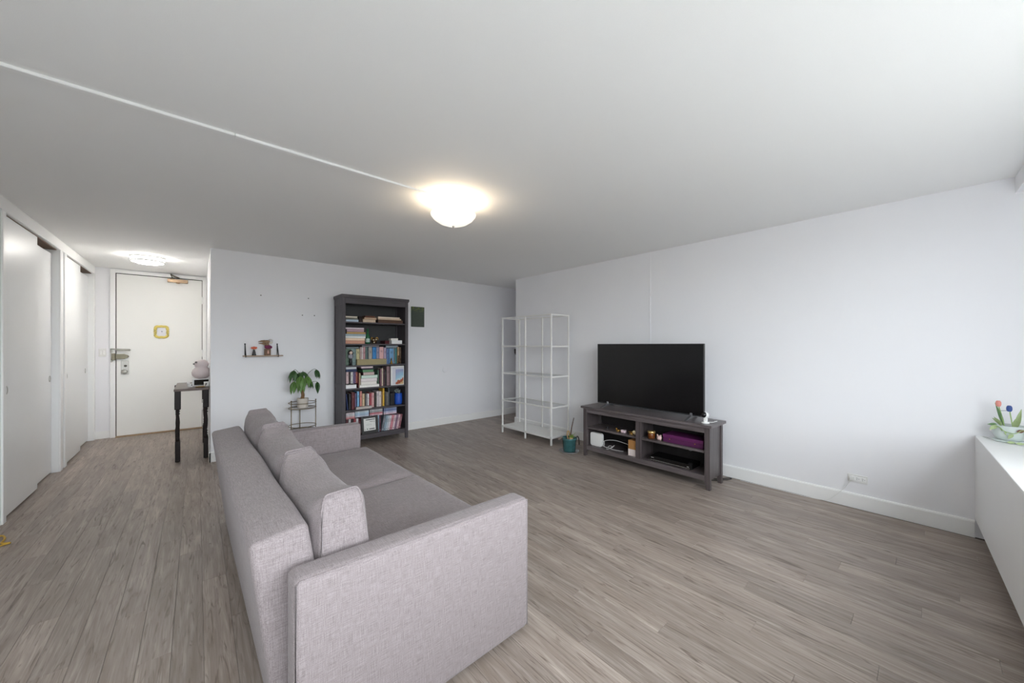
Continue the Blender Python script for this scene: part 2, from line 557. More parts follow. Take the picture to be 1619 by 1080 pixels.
# ---- entry door
door = struct('door_1', B(-.880, .058, 7.696, 7.734, .018, 2.366, bev=.002), M_door, 'white flush entry door with a deadbolt and closer')
bm = NB()
box(bm, -.943, -.889, 7.685, 7.737, 0, 2.425, bev=.003); box(bm, .064, .114, 7.685, 7.737, 0, 2.425, bev=.003)
box(bm, -.889, .064, 7.685, 7.737, 2.376, 2.425, bev=.003)
obj('door_frame', bm, M_trim, door)
obj('gap_shade_sheet', B(-.889, .064, 7.708, 7.730, .0, 2.376), M_gapshade, door)  # dark sheet behind the leaf, paints the shade round its edge
obj('threshold', B(-.889, .064, 7.665, 7.722, 0, .016, bev=.003), mat('threshold_wood', (168, 140, 112), rough=.6, vary=.2), door)
for z in (.35, 1.2, 2.05):
    bm = NB(); box(bm, .056, .074, 7.682, 7.697, z - .055, z + .055, bev=.002)
    tube(bm, [(.063, 7.681, z - .056), (.063, 7.681, z + .056)], .006)
    obj('hinge', bm, M_trim, door)
# swing bar guard
bm = NB()
box(bm, -.94, -.905, 7.676, 7.686, 1.225, 1.285, bev=.002)
tube(bm, [(-.93, 7.668, 1.278), (-.745, 7.662, 1.270)], .0075); tube(bm, [(-.89, 7.668, 1.258), (-.745, 7.662, 1.254)], .0075)
tube(bm, [(-.745, 7.662, 1.270), (-.737, 7.662, 1.262), (-.745, 7.662, 1.254)], .0075)
tube(bm, [(-.93, 7.67, 1.278), (-.925, 7.67, 1.10)], .006); ball(bm, (-.925, 7.67, 1.10), .011)
obj('swing_bar', bm, M_steel, door)
bm = NB()
box(bm, -.925, -.888, 7.655, 7.686, 1.115, 1.215, bev=.004, mi=0)
prism(bm, [(-.886, 1.13), (-.80, 1.13), (-.765, 1.148), (-.752, 1.167), (-.765, 1.186), (-.80, 1.204), (-.886, 1.204)], 'Y', 7.668, 7.697, bev=.004, seg=2)
obj('rim_lock', bm, mat('antique_nickel', (128, 122, 104), rough=.35, metal=.8, vary=.2), door)
bm = NB()
box(bm, -.835, -.757, 7.688, 7.697, .905, 1.105, bev=.003)
obj('lock_plate', bm, M_steel, door)
bm = NB()
M = Matrix.Translation((-.796, 7.690, .945)) @ Matrix.Rotation(PI / 2, 4, 'X')
lathe(bm, [(.018, 0), (.016, .02), (.032, .03), (.034, .045), (.026, .055), (0, .057)], 20, M=M)
obj('knob', bm, M_steel, door)
bm = NB()
M = Matrix.Translation((-.790, 7.690, 1.03)) @ Matrix.Rotation(PI / 2, 4, 'X')
lathe(bm, [(.017, 0), (.015, .012), (0, .013)], 16, M=M); box(bm, -.793, -.787, 7.668, 7.68, 1.015, 1.045)
obj('keyhole', bm, mat('dark_nickel', (96, 92, 86), rough=.4, metal=.8), door)
bm = NB()
box(bm, -.345, -.110, 7.640, 7.697, 2.300, 2.352, bev=.006, seg=2)
ball(bm, (-.225, 7.64, 2.298), .028, .02, .016)
obj('closer_body', bm, mat('closer_bronze', (176, 150, 122), rough=.35, metal=.55, vary=.15), door)
bm = NB()
box(bm, -.315, -.265, 7.65, 7.69, 2.352, 2.366, bev=.003)
tube(bm, [(-.29, 7.665, 2.37), (-.30, 7.60, 2.40), (-.305, 7.69, 2.43)], .009)
tube(bm, [(-.295, 7.62, 2.405), (-.21, 7.66, 2.372)], .010)
obj('closer_arm', bm, mat('closer_arm_metal', (112, 104, 92), rough=.35, metal=.8), door)

# door sign: yellow padded square ring round a paper
ring = thing('door_sign', 'yellow padded square ring with white paper stuck on entry door', 'sign', (-.411, 7.696, 1.535))
bm = NB()
pts = []
for i in range(48):
    t = 2 * PI * i / 48
    c, s_ = math.cos(t), math.sin(t)
    rr = (abs(c) ** 5 + abs(s_) ** 5) ** -.2
    w = 1 + .02 * math.sin(9 * t)
    pts.append((.068 * rr * c * w, -.010, .082 * rr * s_ * w))
tube(bm, pts, .0185, 10, closed=True)
for v in bm.verts: v.co.y = (v.co.y + .010) * .45 - .010
obj('ring', bm, mat('yellow_padding', (222, 203, 112), rough=.8, vary=.08, scale=60), ring)
obj('paper', B(-.052, .052, -.004, -.001, -.066, .066), mat('pale_paper', (228, 228, 236), rough=.8), ring)
bm = NB(); ball(bm, (.004, -.006, .004), .008, .003, .010)
obj('dot', bm, mat('grey_dot', (150, 152, 165), rough=.7), ring)

# light switch
sw = thing('light_switch', 'white double light switch plate beside the entry door', 'switch', (-1.02, YD + .012, 1.225))
obj('plate', B(-.036, .036, -.007, 0, -.058, .058, bev=.003), M_white, sw)
for dx in (-.016, .016): obj('rocker', B(dx - .010, dx + .010, -.013, -.006, -.03, .03, bev=.002), M_trim, sw)
SHELF_ITEMS = [
 ('F', 1, 'book', 1.4665, 1.6307, 1.6384, 1.6705, 5.0, 0.17, '8a9aa6', 'b9c8d4', 'pale blue book at the base of the short stack in the top compartment'),
 ('F', 1, 'book', 1.463, 1.6217, 1.6702, 1.6925, 5.0, 0.17, '4c4c44', '77766c', 'dark olive book in the middle of the short stack, top compartment'),
 ('F', 1, 'book', 1.4618, 1.6156, 1.6923, 1.7146, 5.0, 0.17, '8d8371', 'd9cfbe', 'cream book topmost of the short stack in the top compartment'),
 ('F', 1, 'book', 1.6326, 1.6777, 1.6473, 1.6818, 5.0, 0.17, '2a1d1c', '33241f', 'dark brown book lying behind the tan stack, lower one'),
 ('F', 1, 'book', 1.6438, 1.6924, 1.6846, 1.7213, 5.04, 0.17, '231917', '2c1e1b', 'dark brown book lying behind the tan stack, upper one'),
 ('F', 1, 'book', 1.6793, 1.8539, 1.6451, 1.6814, 4.99, 0.17, 'a58c76', 'cdb9a2', 'beige book at the base of the tan stack in the top compartment'),
 ('F', 1, 'book', 1.6977, 1.8649, 1.6821, 1.7063, 4.99, 0.17, '8b6b52', 'c7a98d', 'tan book in the middle of the tan stack, top compartment'),
 ('F', 1, 'book', 1.7135, 1.8493, 1.7069, 1.7312, 5.0, 0.17, '4a2c22', '6a4634', 'thin brown book topmost of the tan stack, top compartment'),
 ('F', 1, 'book', 1.888, 2.252, 1.6535, 1.6867, 5.0, 0.17, '3d2a24', '5d4437', 'wide dark brown book at the base of the long stack, top compartment'),
 ('F', 1, 'book', 1.888, 2.225, 1.6861, 1.7059, 5.0, 0.17, 'a08a74', 'd8c0a6', 'wide peach book in the middle of the long stack, top compartment'),
 ('F', 1, 'book', 1.888, 2.2038, 1.7054, 1.7279, 5.0, 0.17, 'b3a08e', 'eadbca', 'wide cream book topmost of the long stack, top compartment'),
 ('F', 2, 'book', 1.4607, 1.7135, 1.3539, 1.3924, 5.0, 0.17, 'b07a63', 'd39f88', 'salmon book at the base of the tall stack beside green bottle'),
 ('F', 2, 'book', 1.4607, 1.7135, 1.3924, 1.4248, 5.0, 0.17, 'c9a186', 'ecd3b9', 'peach book second from the base of the tall bottle-side stack'),
 ('F', 2, 'book', 1.4607, 1.7228, 1.4248, 1.4522, 5.0, 0.17, 'bfc4c4', 'e8e9e6', 'white book third from the base of the tall bottle-side stack'),
 ('F', 2, 'book', 1.4607, 1.726, 1.4522, 1.4796, 5.0, 0.17, '77848c', '9eb0b8', 'grey blue book fourth from the base of the tall bottle-side stack'),
 ('F', 2, 'book', 1.4734, 1.7228, 1.4797, 1.5077, 5.0, 0.17, '4b3a26', 'c2a06a', 'golden edged book fifth from the base of the tall bottle-side stack'),
 ('F', 2, 'book', 1.4764, 1.7024, 1.5075, 1.5418, 5.0, 0.17, '4e4352', 'b99aa4', 'dusty pink book second from the top of the tall bottle-side stack'),
 ('F', 2, 'book', 1.4607, 1.7012, 1.5415, 1.5651, 5.0, 0.17, '8e7d86', 'ddd0d4', 'pale pink book topmost of the tall stack beside green bottle'),
 ('F', 2, 'book', 2.0085, 2.1652, 1.3691, 1.3959, 5.06, 0.17, '471b20', '5a2429', 'dark red book under small white box in second compartment'),
 ('F', 2, 'box', 2.0728, 2.2253, 1.3649, 1.4003, 4.98, 0.09, 'd4d4d0', 'f0f0ee', 'white flat box lying on the second shelf beside dark red book'),
 ('F', 2, 'box', 2.0668, 2.17, 1.4001, 1.4288, 4.99, 0.08, 'cfcdc8', 'e9e6e0', 'small white box resting on the white flat box, second shelf'),
 ('U', 3, 'book', 1.4741, 1.5412, 1.065, 1.287, 5.03, 0.15, '5f7565', 'cream pages', 'green grey book first in the row, behind dark haired figurine', 0),
 ('U', 3, 'book', 1.5424, 1.6059, 1.065, 1.2853, 5.03, 0.15, '7d9290', 'cream pages', 'pale teal book behind dark haired figurine, next to yellow one', 0),
 ('U', 3, 'book', 1.6083, 1.6497, 1.065, 1.2812, 5.03, 0.15, 'c2b98c', 'cream pages', 'pale yellow book beside the teal one on the figurine shelf', 0),
 ('U', 3, 'book', 1.6558, 1.6755, 1.065, 1.3075, 5.03, 0.15, 'b9a4a0', 'cream pages', 'pinkish white book next to the pale yellow book, figurine shelf', 0),
 ('U', 3, 'book', 1.6767, 1.694, 1.065, 1.3049, 5.03, 0.15, 'd7cbc8', 'cream pages', 'off white narrow book two along from the pale yellow book', 0),
 ('U', 3, 'book', 1.6965, 1.7238, 1.065, 1.3061, 5.03, 0.15, 'b98c90', 'cream pages', 'dusty rose book left of the green grey pair, figurine shelf', 0),
 ('U', 3, 'book', 1.7269, 1.7438, 1.065, 1.3035, 5.03, 0.15, '6f857d', 'cream pages', 'sage green narrow book beside the dusty rose book', 0),
 ('U', 3, 'book', 1.7451, 1.7627, 1.065, 1.3047, 5.03, 0.15, '4e6468', 'cream pages', 'dark teal narrow book before the beige wide book', 0),
 ('U', 3, 'book', 1.7709, 1.8186, 1.065, 1.3058, 5.03, 0.15, 'a79f96', 'cream pages', 'wide beige book behind khaki box, beside bright blue book', 0),
 ('U', 3, 'book', 1.8218, 1.8714, 1.065, 1.3043, 5.03, 0.15, '2f7fbe', 'cream pages', 'bright blue book above khaki box on the third shelf', 0),
 ('U', 3, 'book', 1.874, 1.9125, 1.065, 1.3042, 5.03, 0.15, '8f8ba0', 'cream pages', 'lilac grey book beside the bright blue book, third shelf', 0),
 ('U', 3, 'book', 1.919, 1.9766, 1.065, 1.3073, 5.03, 0.15, 'd9aaa8', 'cream pages', 'salmon pink thick book above end of khaki box', 0),
 ('U', 3, 'book', 1.9819, 2.0141, 1.065, 1.2972, 5.03, 0.15, 'b39fb4', 'cream pages', 'pale lilac book beside the salmon pink thick book', 0),
 ('U', 3, 'book', 2.0188, 2.056, 1.065, 1.2838, 5.03, 0.15, '5a78a6', 'cream pages', 'mid blue book between pale lilac and sky blue books', 0),
 ('U', 3, 'book', 2.0587, 2.1163, 1.065, 1.2868, 5.03, 0.15, '6f9fc9', 'cream pages', 'sky blue thick book near the brass bell, third shelf', 0),
 ('U', 3, 'book', 2.1205, 2.1399, 1.065, 1.2899, 5.03, 0.15, '7a8790', 'cream pages', 'blue grey narrow book beside the sky blue thick book', 0),
 ('U', 3, 'book', 2.1427, 2.1678, 1.065, 1.2898, 5.03, 0.15, '3f8080', 'cream pages', 'teal narrow book at the far end of third shelf', 0),
 ('U', 3, 'book', 2.1769, 2.2029, 1.065, 1.3065, 5.03, 0.15, 'b8936a', 'cream pages', 'tan book behind the bronze ornament, third shelf', 0),
 ('U', 3, 'book', 2.2071, 2.2312, 1.065, 1.2997, 5.03, 0.15, '5b4632', 'cream pages', 'brown narrow book last in the row on third shelf', 0),
 ('F', 3, 'book', 1.4811, 1.6501, 1.289, 1.3077, 5.05, 0.12, '4d565a', '8e9a9c', 'grey book lying across the green grey books under second shelf'),
 ('F', 3, 'book', 1.6871, 1.9234, 1.3096, 1.3283, 5.05, 0.12, '5c5a60', 'a7a2a6', 'thin grey book lying across the beige and blue books'),
 ('F', 3, 'book', 2.0167, 2.1996, 1.2933, 1.3268, 5.05, 0.12, '4e545c', '99a3ab', 'slate book lying across the sky blue books, third shelf'),
 ('F', 4, 'book', 1.4609, 1.5987, 0.7655, 0.8105, 4.985, 0.17, 'c9c9c9', 'ececec', 'wide white book lying under the pink and purple books, fourth shelf'),
 ('U', 4, 'book', 1.4735, 1.5051, 0.825, 0.9785, 5.02, 0.15, 'cfb3b4', 'cream pages', 'pale pink book standing on the wide white book, fourth shelf', 0),
 ('U', 4, 'book', 1.5069, 1.5281, 0.825, 0.9772, 5.02, 0.15, '3b2f2c', 'cream pages', 'dark brown book beside the pale pink book, fourth shelf', 0),
 ('U', 4, 'book', 1.5304, 1.5619, 0.825, 0.9758, 5.02, 0.15, 'c4c1c0', 'cream pages', 'light grey book standing between dark brown and purple books', 0),
 ('U', 4, 'book', 1.5649, 1.5799, 0.825, 0.9745, 5.02, 0.15, '6d5f86', 'cream pages', 'purple narrow book beside the light grey book, fourth shelf', 0),
 ('U', 4, 'book', 1.5811, 1.5955, 0.825, 0.9738, 5.02, 0.15, '8a6f8f', 'cream pages', 'mauve narrow book beside the purple narrow book', 0),
 ('U', 4, 'book', 1.5985, 1.6209, 0.825, 0.9727, 5.02, 0.15, '9a5348', 'cream pages', 'brick red book beside the mauve narrow book, fourth shelf', 0),
 ('F', 4, 'book', 1.4735, 1.613, 0.9772, 1.0132, 5.02, 0.14, '232c44', '3a4460', 'navy book with white label lying over the pale pink book'),
 ('F', 4, 'book', 1.4712, 1.6112, 1.0133, 1.0443, 5.02, 0.14, 'a8adb4', 'd5d8da', 'pale grey book lying on the navy labelled book'),
 ('U', 4, 'book', 1.6245, 1.6391, 0.762, 0.9603, 5.02, 0.15, '5b2320', 'cream pages', 'dark red book beside the leaning cream book, fourth shelf', 0),
 ('U', 4, 'book', 1.6415, 1.6574, 0.762, 0.9563, 5.02, 0.15, 'd8c39c', 'cream pages', 'cream book between dark red book and white stack, fourth shelf', 0),
 ('F', 4, 'book', 1.6349, 1.9019, 0.7713, 0.7967, 4.985, 0.17, 'c9c6bf', 'f0eee8', 'widest white book at the base of the fourth shelf stack'),
 ('F', 4, 'book', 1.6519, 1.8675, 0.7973, 0.8417, 4.985, 0.17, 'c7c3bc', 'ebe6df', 'white book second from the base of the fourth shelf stack'),
 ('F', 4, 'book', 1.6507, 1.8727, 0.8416, 0.8848, 4.985, 0.17, 'b9a4a6', 'e6dedd', 'white book with pink line, third from the stack base, fourth shelf'),
 ('F', 4, 'book', 1.658, 1.8791, 0.8844, 0.9251, 4.985, 0.17, '7fa890', 'cfe0d4', 'mint book fourth from the base of the white stack'),
 ('F', 4, 'book', 1.6842, 1.8373, 0.9252, 0.9671, 4.99, 0.17, '573035', 'c8b3ae', 'maroon covered book lying on the mint book'),
 ('F', 4, 'book', 1.6781, 1.8245, 0.9676, 0.9993, 4.99, 0.17, '4f7d58', '6d9b72', 'green book lying on the maroon covered book, fourth shelf'),
 ('F', 4, 'book', 1.6658, 1.8309, 0.9995, 1.0198, 4.99, 0.17, '26262c', '3a3a42', 'black thin book lying on the green book, fourth shelf'),
 ('F', 4, 'book', 1.656, 1.8168, 1.0203, 1.0443, 4.99, 0.17, 'b49aa0', 'ddc9cc', 'pinkish book topmost of the white stack, fourth shelf'),
 ('U', 4, 'book', 1.9079, 1.923, 0.762, 0.986, 5.07, 0.15, '5d7f68', 'cream pages', 'green book standing behind the white stack, fourth shelf', 0),
 ('U', 4, 'book', 1.9251, 1.9461, 0.762, 0.9975, 5.02, 0.15, '7d5560', 'cream pages', 'plum book beside the cream spine, fourth shelf', 0),
 ('U', 4, 'book', 1.9488, 1.9647, 0.762, 1.0097, 5.02, 0.15, 'dccdb6', 'cream pages', 'cream narrow book between plum and black books', 0),
 ('U', 4, 'book', 1.9687, 1.986, 0.762, 0.9891, 5.02, 0.15, '4d3038', 'cream pages', 'dark maroon narrow book beside the cream narrow book', 0),
 ('U', 4, 'book', 1.9886, 2.0074, 0.762, 0.9816, 5.02, 0.15, '2a2829', 'cream pages', 'black narrow book beside the rosy grey book', 0),
 ('U', 4, 'book', 2.0195, 2.0655, 0.762, 1.0339, 5.02, 0.15, '8d7274', 'cream pages', 'rosy grey tall book beside the white picture frame', 0),
 ('U', 5, 'book', 1.5128, 1.5442, 0.478, 0.6859, 5.03, 0.15, '1f1c1f', 'cream pages', 'black book with white marks beside leaning navy book', 0),
 ('U', 5, 'book', 1.5471, 1.5866, 0.478, 0.7044, 5.03, 0.15, '5e2228', 'cream pages', 'black and red book next to the white marked black book', 0),
 ('U', 5, 'book', 1.589, 1.6047, 0.478, 0.6893, 5.03, 0.15, '7b6b8d', 'cream pages', 'lilac narrow book between red and blue books, fifth shelf', 0),
 ('U', 5, 'book', 1.6065, 1.6168, 0.478, 0.6974, 5.03, 0.15, '243049', 'cream pages', 'navy narrow book beside the light blue book', 0),
 ('U', 5, 'book', 1.618, 1.6448, 0.478, 0.7114, 5.03, 0.15, '7fb2d8', 'cream pages', 'light blue book on the fifth shelf, next to salmon one', 0),
 ('U', 5, 'book', 1.6558, 1.6804, 0.478, 0.7103, 5.03, 0.15, 'd58d84', 'cream pages', 'salmon book beside the light blue book, fifth shelf', 0),
 ('U', 5, 'book', 1.6847, 1.7163, 0.478, 0.674, 5.03, 0.15, 'cdb493', 'cream pages', 'beige book next to the salmon book, fifth shelf', 0),
 ('U', 5, 'book', 1.7182, 1.7301, 0.478, 0.6655, 5.03, 0.15, '3c3530', 'cream pages', 'dark brown narrow book after the beige book', 0),
 ('U', 5, 'book', 1.7332, 1.7501, 0.478, 0.6672, 5.03, 0.15, '8d8a8c', 'cream pages', 'grey narrow book before the white narrow book, fifth shelf', 0),
 ('U', 5, 'book', 1.7526, 1.7741, 0.478, 0.6685, 5.03, 0.15, 'dedbdc', 'cream pages', 'white narrow book before the two red books', 0),
 ('U', 5, 'book', 1.7766, 1.7943, 0.478, 0.6749, 5.03, 0.15, 'a5474f', 'cream pages', 'red narrow book beside the white narrow book', 0),
 ('U', 5, 'book', 1.7956, 1.8135, 0.478, 0.6777, 5.03, 0.15, 'b76068', 'cream pages', 'rose red narrow book before the light pink book', 0),
 ('U', 5, 'book', 1.816, 1.8455, 0.478, 0.6787, 5.03, 0.15, 'd5aaa8', 'cream pages', 'light pink book beside the rose red one', 0),
 ('U', 5, 'book', 1.8507, 1.8649, 0.478, 0.6699, 5.03, 0.15, '35342f', 'cream pages', 'dark narrow book after the light pink book', 0),
 ('U', 5, 'book', 1.8662, 1.8792, 0.478, 0.6719, 5.03, 0.15, '706a62', 'cream pages', 'taupe narrow book before the pair of pale books', 0),
 ('U', 5, 'book', 1.8811, 1.9105, 0.478, 0.6914, 5.03, 0.15, 'cfc4c6', 'cream pages', 'pale grey book, first of the pair of thick pale books', 0),
 ('U', 5, 'book', 1.9118, 1.9408, 0.478, 0.6888, 5.03, 0.15, 'd9cdca', 'cream pages', 'pale pinkish book, second of the pair of thick pale books', 0),
 ('U', 5, 'book', 1.9434, 1.9633, 0.478, 0.6813, 5.03, 0.15, '8b6f4c', 'cream pages', 'brown book beside the tall yellow book', 0),
 ('U', 5, 'book', 1.9659, 1.9886, 0.478, 0.7267, 5.03, 0.15, 'dcae3c', 'cream pages', 'tall yellow book on the fifth shelf', 0),
 ('U', 5, 'book', 2.0006, 2.0188, 0.478, 0.67, 5.03, 0.15, '5d5b58', 'cream pages', 'dark grey book next to the tall yellow book', 0),
 ('U', 5, 'book', 2.0208, 2.0397, 0.478, 0.6696, 5.03, 0.15, '77736e', 'cream pages', 'mid grey book two along from the tall yellow book', 0),
 ('U', 5, 'book', 2.0424, 2.0662, 0.478, 0.7274, 5.03, 0.15, '3f454a', 'cream pages', 'slate tall book beside the black box on fifth shelf', 0),
 ('U', 5, 'book', 1.4893, 1.5034, 0.478, 0.6887, 5.03, 0.15, '2c3a66', 'cream pages', 'navy thin book leaning against the bookcase side, fifth shelf', -0.075),
 ('F', 5, 'book', 1.5834, 1.7951, 0.4832, 0.5108, 4.965, 0.05, '99928f', 'c2b9b4', 'thin grey pad lying at the fifth shelf front edge'),
 ('F', 6, 'disc_case', 1.4688, 1.5784, 0.4325, 0.4567, 5.0, 0.135, 'd5c6ca', 'd5c6ca', 'pale pink disc case, topmost of the flat stack over the sofa arm'),
 ('F', 6, 'disc_case', 1.4688, 1.5784, 0.4083, 0.4325, 5.0, 0.135, 'cfd0d4', 'cfd0d4', 'white disc case, second from the top of the flat stack over the sofa arm'),
 ('F', 6, 'disc_case', 1.4688, 1.5784, 0.3841, 0.4083, 5.0, 0.135, 'd5b9bb', 'd5b9bb', 'blush disc case, third from the top of the flat stack over the sofa arm'),
 ('F', 6, 'disc_case', 1.4688, 1.5784, 0.3599, 0.3841, 5.0, 0.135, 'c98284', 'c98284', 'red disc case, lowest of the flat stack over the sofa arm'),
 ('F', 6, 'disc_case', 1.5855, 1.7622, 0.4408, 0.4639, 5.0, 0.135, 'c5cdd2', 'c5cdd2', 'pale grey disc case, topmost of the pale blue flat stack'),
 ('F', 6, 'disc_case', 1.5855, 1.7622, 0.4177, 0.4408, 5.0, 0.135, 'b5cbdb', 'b5cbdb', 'light blue disc case, second from the top of the pale blue flat stack'),
 ('F', 6, 'disc_case', 1.5855, 1.7622, 0.3946, 0.4177, 5.0, 0.135, 'a9c0d4', 'a9c0d4', 'sky blue disc case, third from the top of the pale blue flat stack'),
 ('F', 6, 'disc_case', 1.5855, 1.7622, 0.3714, 0.3946, 5.0, 0.135, 'c3c8d6', 'c3c8d6', 'pale violet disc case, lowest of the pale blue flat stack'),
 ('F', 6, 'disc_case', 1.7773, 1.9489, 0.4399, 0.4651, 5.0, 0.135, 'bdbcbf', 'bdbcbf', 'grey disc case, topmost of the grey and pink flat stack'),
 ('F', 6, 'disc_case', 1.7773, 1.9489, 0.4148, 0.4399, 5.0, 0.135, '9fa3a4', '9fa3a4', 'mid grey disc case, second from the top of the grey and pink flat stack'),
 ('F', 6, 'disc_case', 1.7773, 1.9489, 0.3896, 0.4148, 5.0, 0.135, 'c4717c', 'c4717c', 'crimson disc case, third from the top of the grey and pink flat stack'),
 ('F', 6, 'disc_case', 1.7773, 1.9489, 0.3644, 0.3896, 5.0, 0.135, 'dcb9c1', 'dcb9c1', 'pink disc case, lowest of the grey and pink flat stack'),
 ('F', 6, 'disc_case', 1.9714, 2.1521, 0.4391, 0.4651, 5.0, 0.135, '8490b0', '8490b0', 'blue patterned disc case, topmost of the blue patterned flat stack'),
 ('F', 6, 'disc_case', 1.9714, 2.1521, 0.4131, 0.4391, 5.0, 0.135, '6c7aa5', '6c7aa5', 'dark blue patterned disc case, second from the top of the blue patterned flat stack'),
 ('F', 6, 'disc_case', 1.9714, 2.1521, 0.3871, 0.4131, 5.0, 0.135, 'b9bcd2', 'b9bcd2', 'lavender disc case, third from the top of the blue patterned flat stack'),
 ('F', 6, 'disc_case', 1.9714, 2.1521, 0.3611, 0.3871, 5.0, 0.135, 'd9c0ce', 'd9c0ce', 'rose disc case, lowest of the blue patterned flat stack'),
 ('U', 6, 'disc_case', 1.4835, 1.5117, 0.135, 0.3494, 5.05, 0.135, '5a2a30', '5a2a30', 'maroon disc case standing first in the row behind the black frame', 0),
 ('U', 6, 'disc_case', 1.5153, 1.5438, 0.135, 0.3486, 5.05, 0.135, 'c9c4c4', 'c9c4c4', 'white disc case standing second in the row behind the black frame', 0),
 ('U', 6, 'disc_case', 1.5473, 1.5761, 0.135, 0.3477, 5.05, 0.135, '3a2a2e', '3a2a2e', 'black disc case standing third in the row behind the black frame', 0),
 ('U', 6, 'disc_case', 1.5797, 1.6087, 0.135, 0.3468, 5.05, 0.135, '98424a', '98424a', 'crimson disc case standing fourth in the row behind the black frame', 0),
 ('U', 6, 'disc_case', 1.6123, 1.6415, 0.135, 0.346, 5.05, 0.135, 'd8d2d4', 'd8d2d4', 'pearl disc case standing fifth in the row behind the black frame', 0),
 ('U', 6, 'disc_case', 1.6452, 1.6747, 0.135, 0.3451, 5.05, 0.135, '6a3038', '6a3038', 'wine disc case standing sixth in the row behind the black frame', 0),
 ('U', 6, 'disc_case', 1.6784, 1.7082, 0.135, 0.3442, 5.05, 0.135, 'b8b0b4', 'b8b0b4', 'silver disc case standing seventh in the row behind the black frame', 0),
 ('U', 6, 'disc_case', 1.7119, 1.742, 0.135, 0.3433, 5.05, 0.135, '4a2428', '4a2428', 'dark red disc case standing eighth in the row behind the black frame', 0),
 ('U', 6, 'disc_case', 1.7457, 1.776, 0.135, 0.3424, 5.05, 0.135, 'a86a70', 'a86a70', 'rose disc case standing ninth in the row behind the black frame', 0),
 ('U', 6, 'disc_case', 1.7798, 1.8104, 0.135, 0.3415, 5.05, 0.135, '2e2a30', '2e2a30', 'charcoal disc case standing tenth in the row behind the black frame', 0),
 ('U', 6, 'disc_case', 1.8143, 1.8451, 0.135, 0.3405, 5.05, 0.135, 'c8a8ac', 'c8a8ac', 'blush disc case standing eleventh in the row behind the black frame', 0),
 ('U', 6, 'disc_case', 1.849, 1.8801, 0.135, 0.3396, 5.05, 0.135, '7a3a44', '7a3a44', 'burgundy disc case standing twelfth in the row behind the black frame', 0),
 ('U', 6, 'disc_case', 1.8816, 1.9037, 0.135, 0.3671, 5.0, 0.135, '9db4c6', '9db4c6', 'light blue disc case standing upright in the open end of the bottom shelf', 0),
 ('U', 6, 'disc_case', 1.905, 1.9272, 0.135, 0.3628, 5.0, 0.135, '4b1f30', '4b1f30', 'dark maroon disc case standing upright in the open end of the bottom shelf', 0),
 ('U', 6, 'disc_case', 1.9311, 1.9602, 0.135, 0.3526, 5.0, 0.135, '6f757e', '6f757e', 'slate grey disc case leaning in the open end of the bottom shelf', 0.19),
 ('U', 6, 'disc_case', 1.9625, 1.9877, 0.135, 0.3456, 5.0, 0.135, '90a4b2', '90a4b2', 'dusty blue disc case leaning in the open end of the bottom shelf', 0.19),
 ('U', 6, 'disc_case', 1.99, 2.0168, 0.135, 0.342, 5.0, 0.135, 'b9c4ce', 'b9c4ce', 'pale blue disc case leaning in the open end of the bottom shelf', 0.19),
 ('U', 6, 'disc_case', 2.0192, 2.0461, 0.135, 0.3415, 5.0, 0.135, 'd9d2d6', 'd9d2d6', 'white disc case leaning in the open end of the bottom shelf', 0.19),
 ('U', 6, 'disc_case', 2.0485, 2.0839, 0.135, 0.3406, 5.0, 0.135, 'cf8791', 'cf8791', 'coral pink disc case leaning in the open end of the bottom shelf', 0.19),
 ('U', 6, 'disc_case', 2.0862, 2.1151, 0.135, 0.3382, 5.0, 0.135, 'dcc5cb', 'dcc5cb', 'blush white disc case leaning in the open end of the bottom shelf', 0.19),
 ('U', 6, 'disc_case', 2.1175, 2.1451, 0.135, 0.339, 5.0, 0.135, '8c6f86', '8c6f86', 'mauve disc case leaning in the open end of the bottom shelf', 0.19),
 ('U', 6, 'disc_case', 2.1475, 2.1754, 0.135, 0.3386, 5.0, 0.135, 'd7b6bc', 'd7b6bc', 'pale rose disc case leaning in the open end of the bottom shelf', 0.19),
 ('U', 6, 'disc_case', 2.1779, 2.2059, 0.135, 0.3382, 5.0, 0.135, '8f5a62', '8f5a62', 'dusty red disc case leaning in the open end of the bottom shelf', 0.19),
]

# ================================================================== SOFA
sofa = thing('sofa', 'grey brown linen sofa with three back cushions in the middle of the room', 'sofa', (1.169, 1.228, 0), .020)
def arm_bm(y0, y1):
    bm = NB()
    prism(bm, [(0, .022), (0, .622), (-.958, .640), (-.958, .022)], 'Y', y0, y1, bev=.024, seg=4)
    return bm
def seam(bm, pts, r=.0035): tube(bm, pts, r, 6, closed=True)
for (y0, y1) in ((0.0, .105), (2.163, 2.268)):
    a = obj('arm', arm_bm(y0, y1), M_sofa, sofa, smooth=True)
    for yy in (y0 + .007, y1 - .007):
        s = NB(); tube(s, [(-.006, yy, .03), (-.006, yy, .612), (-.02, yy, .616), (-.94, yy, .633), (-.952, yy, .625), (-.952, yy, .03)], .003, 6)
        obj('piping', s, M_sofa, a)
# leaning back slab
bm = NB()
prism(bm, [(-1.052, .722), (-.888, .744), (-.802, .20), (-.802, .03), (-.968, .03)], 'Y', .138, 2.130, bev=.022, seg=4)
# loosen it a little so that it looks stuffed
bmesh.ops.subdivide_edges(bm, edges=[e for e in bm.edges if e.calc_length() > .3], cuts=9, use_grid_fill=True)
for v in bm.verts:
    if v.co.z > .6: v.co.z += .006 * math.sin(v.co.y * 7.0) * (1 if .2 < v.co.y < 2.05 else 0)
obj('backrest', bm, M_sofa, sofa, smooth=True)
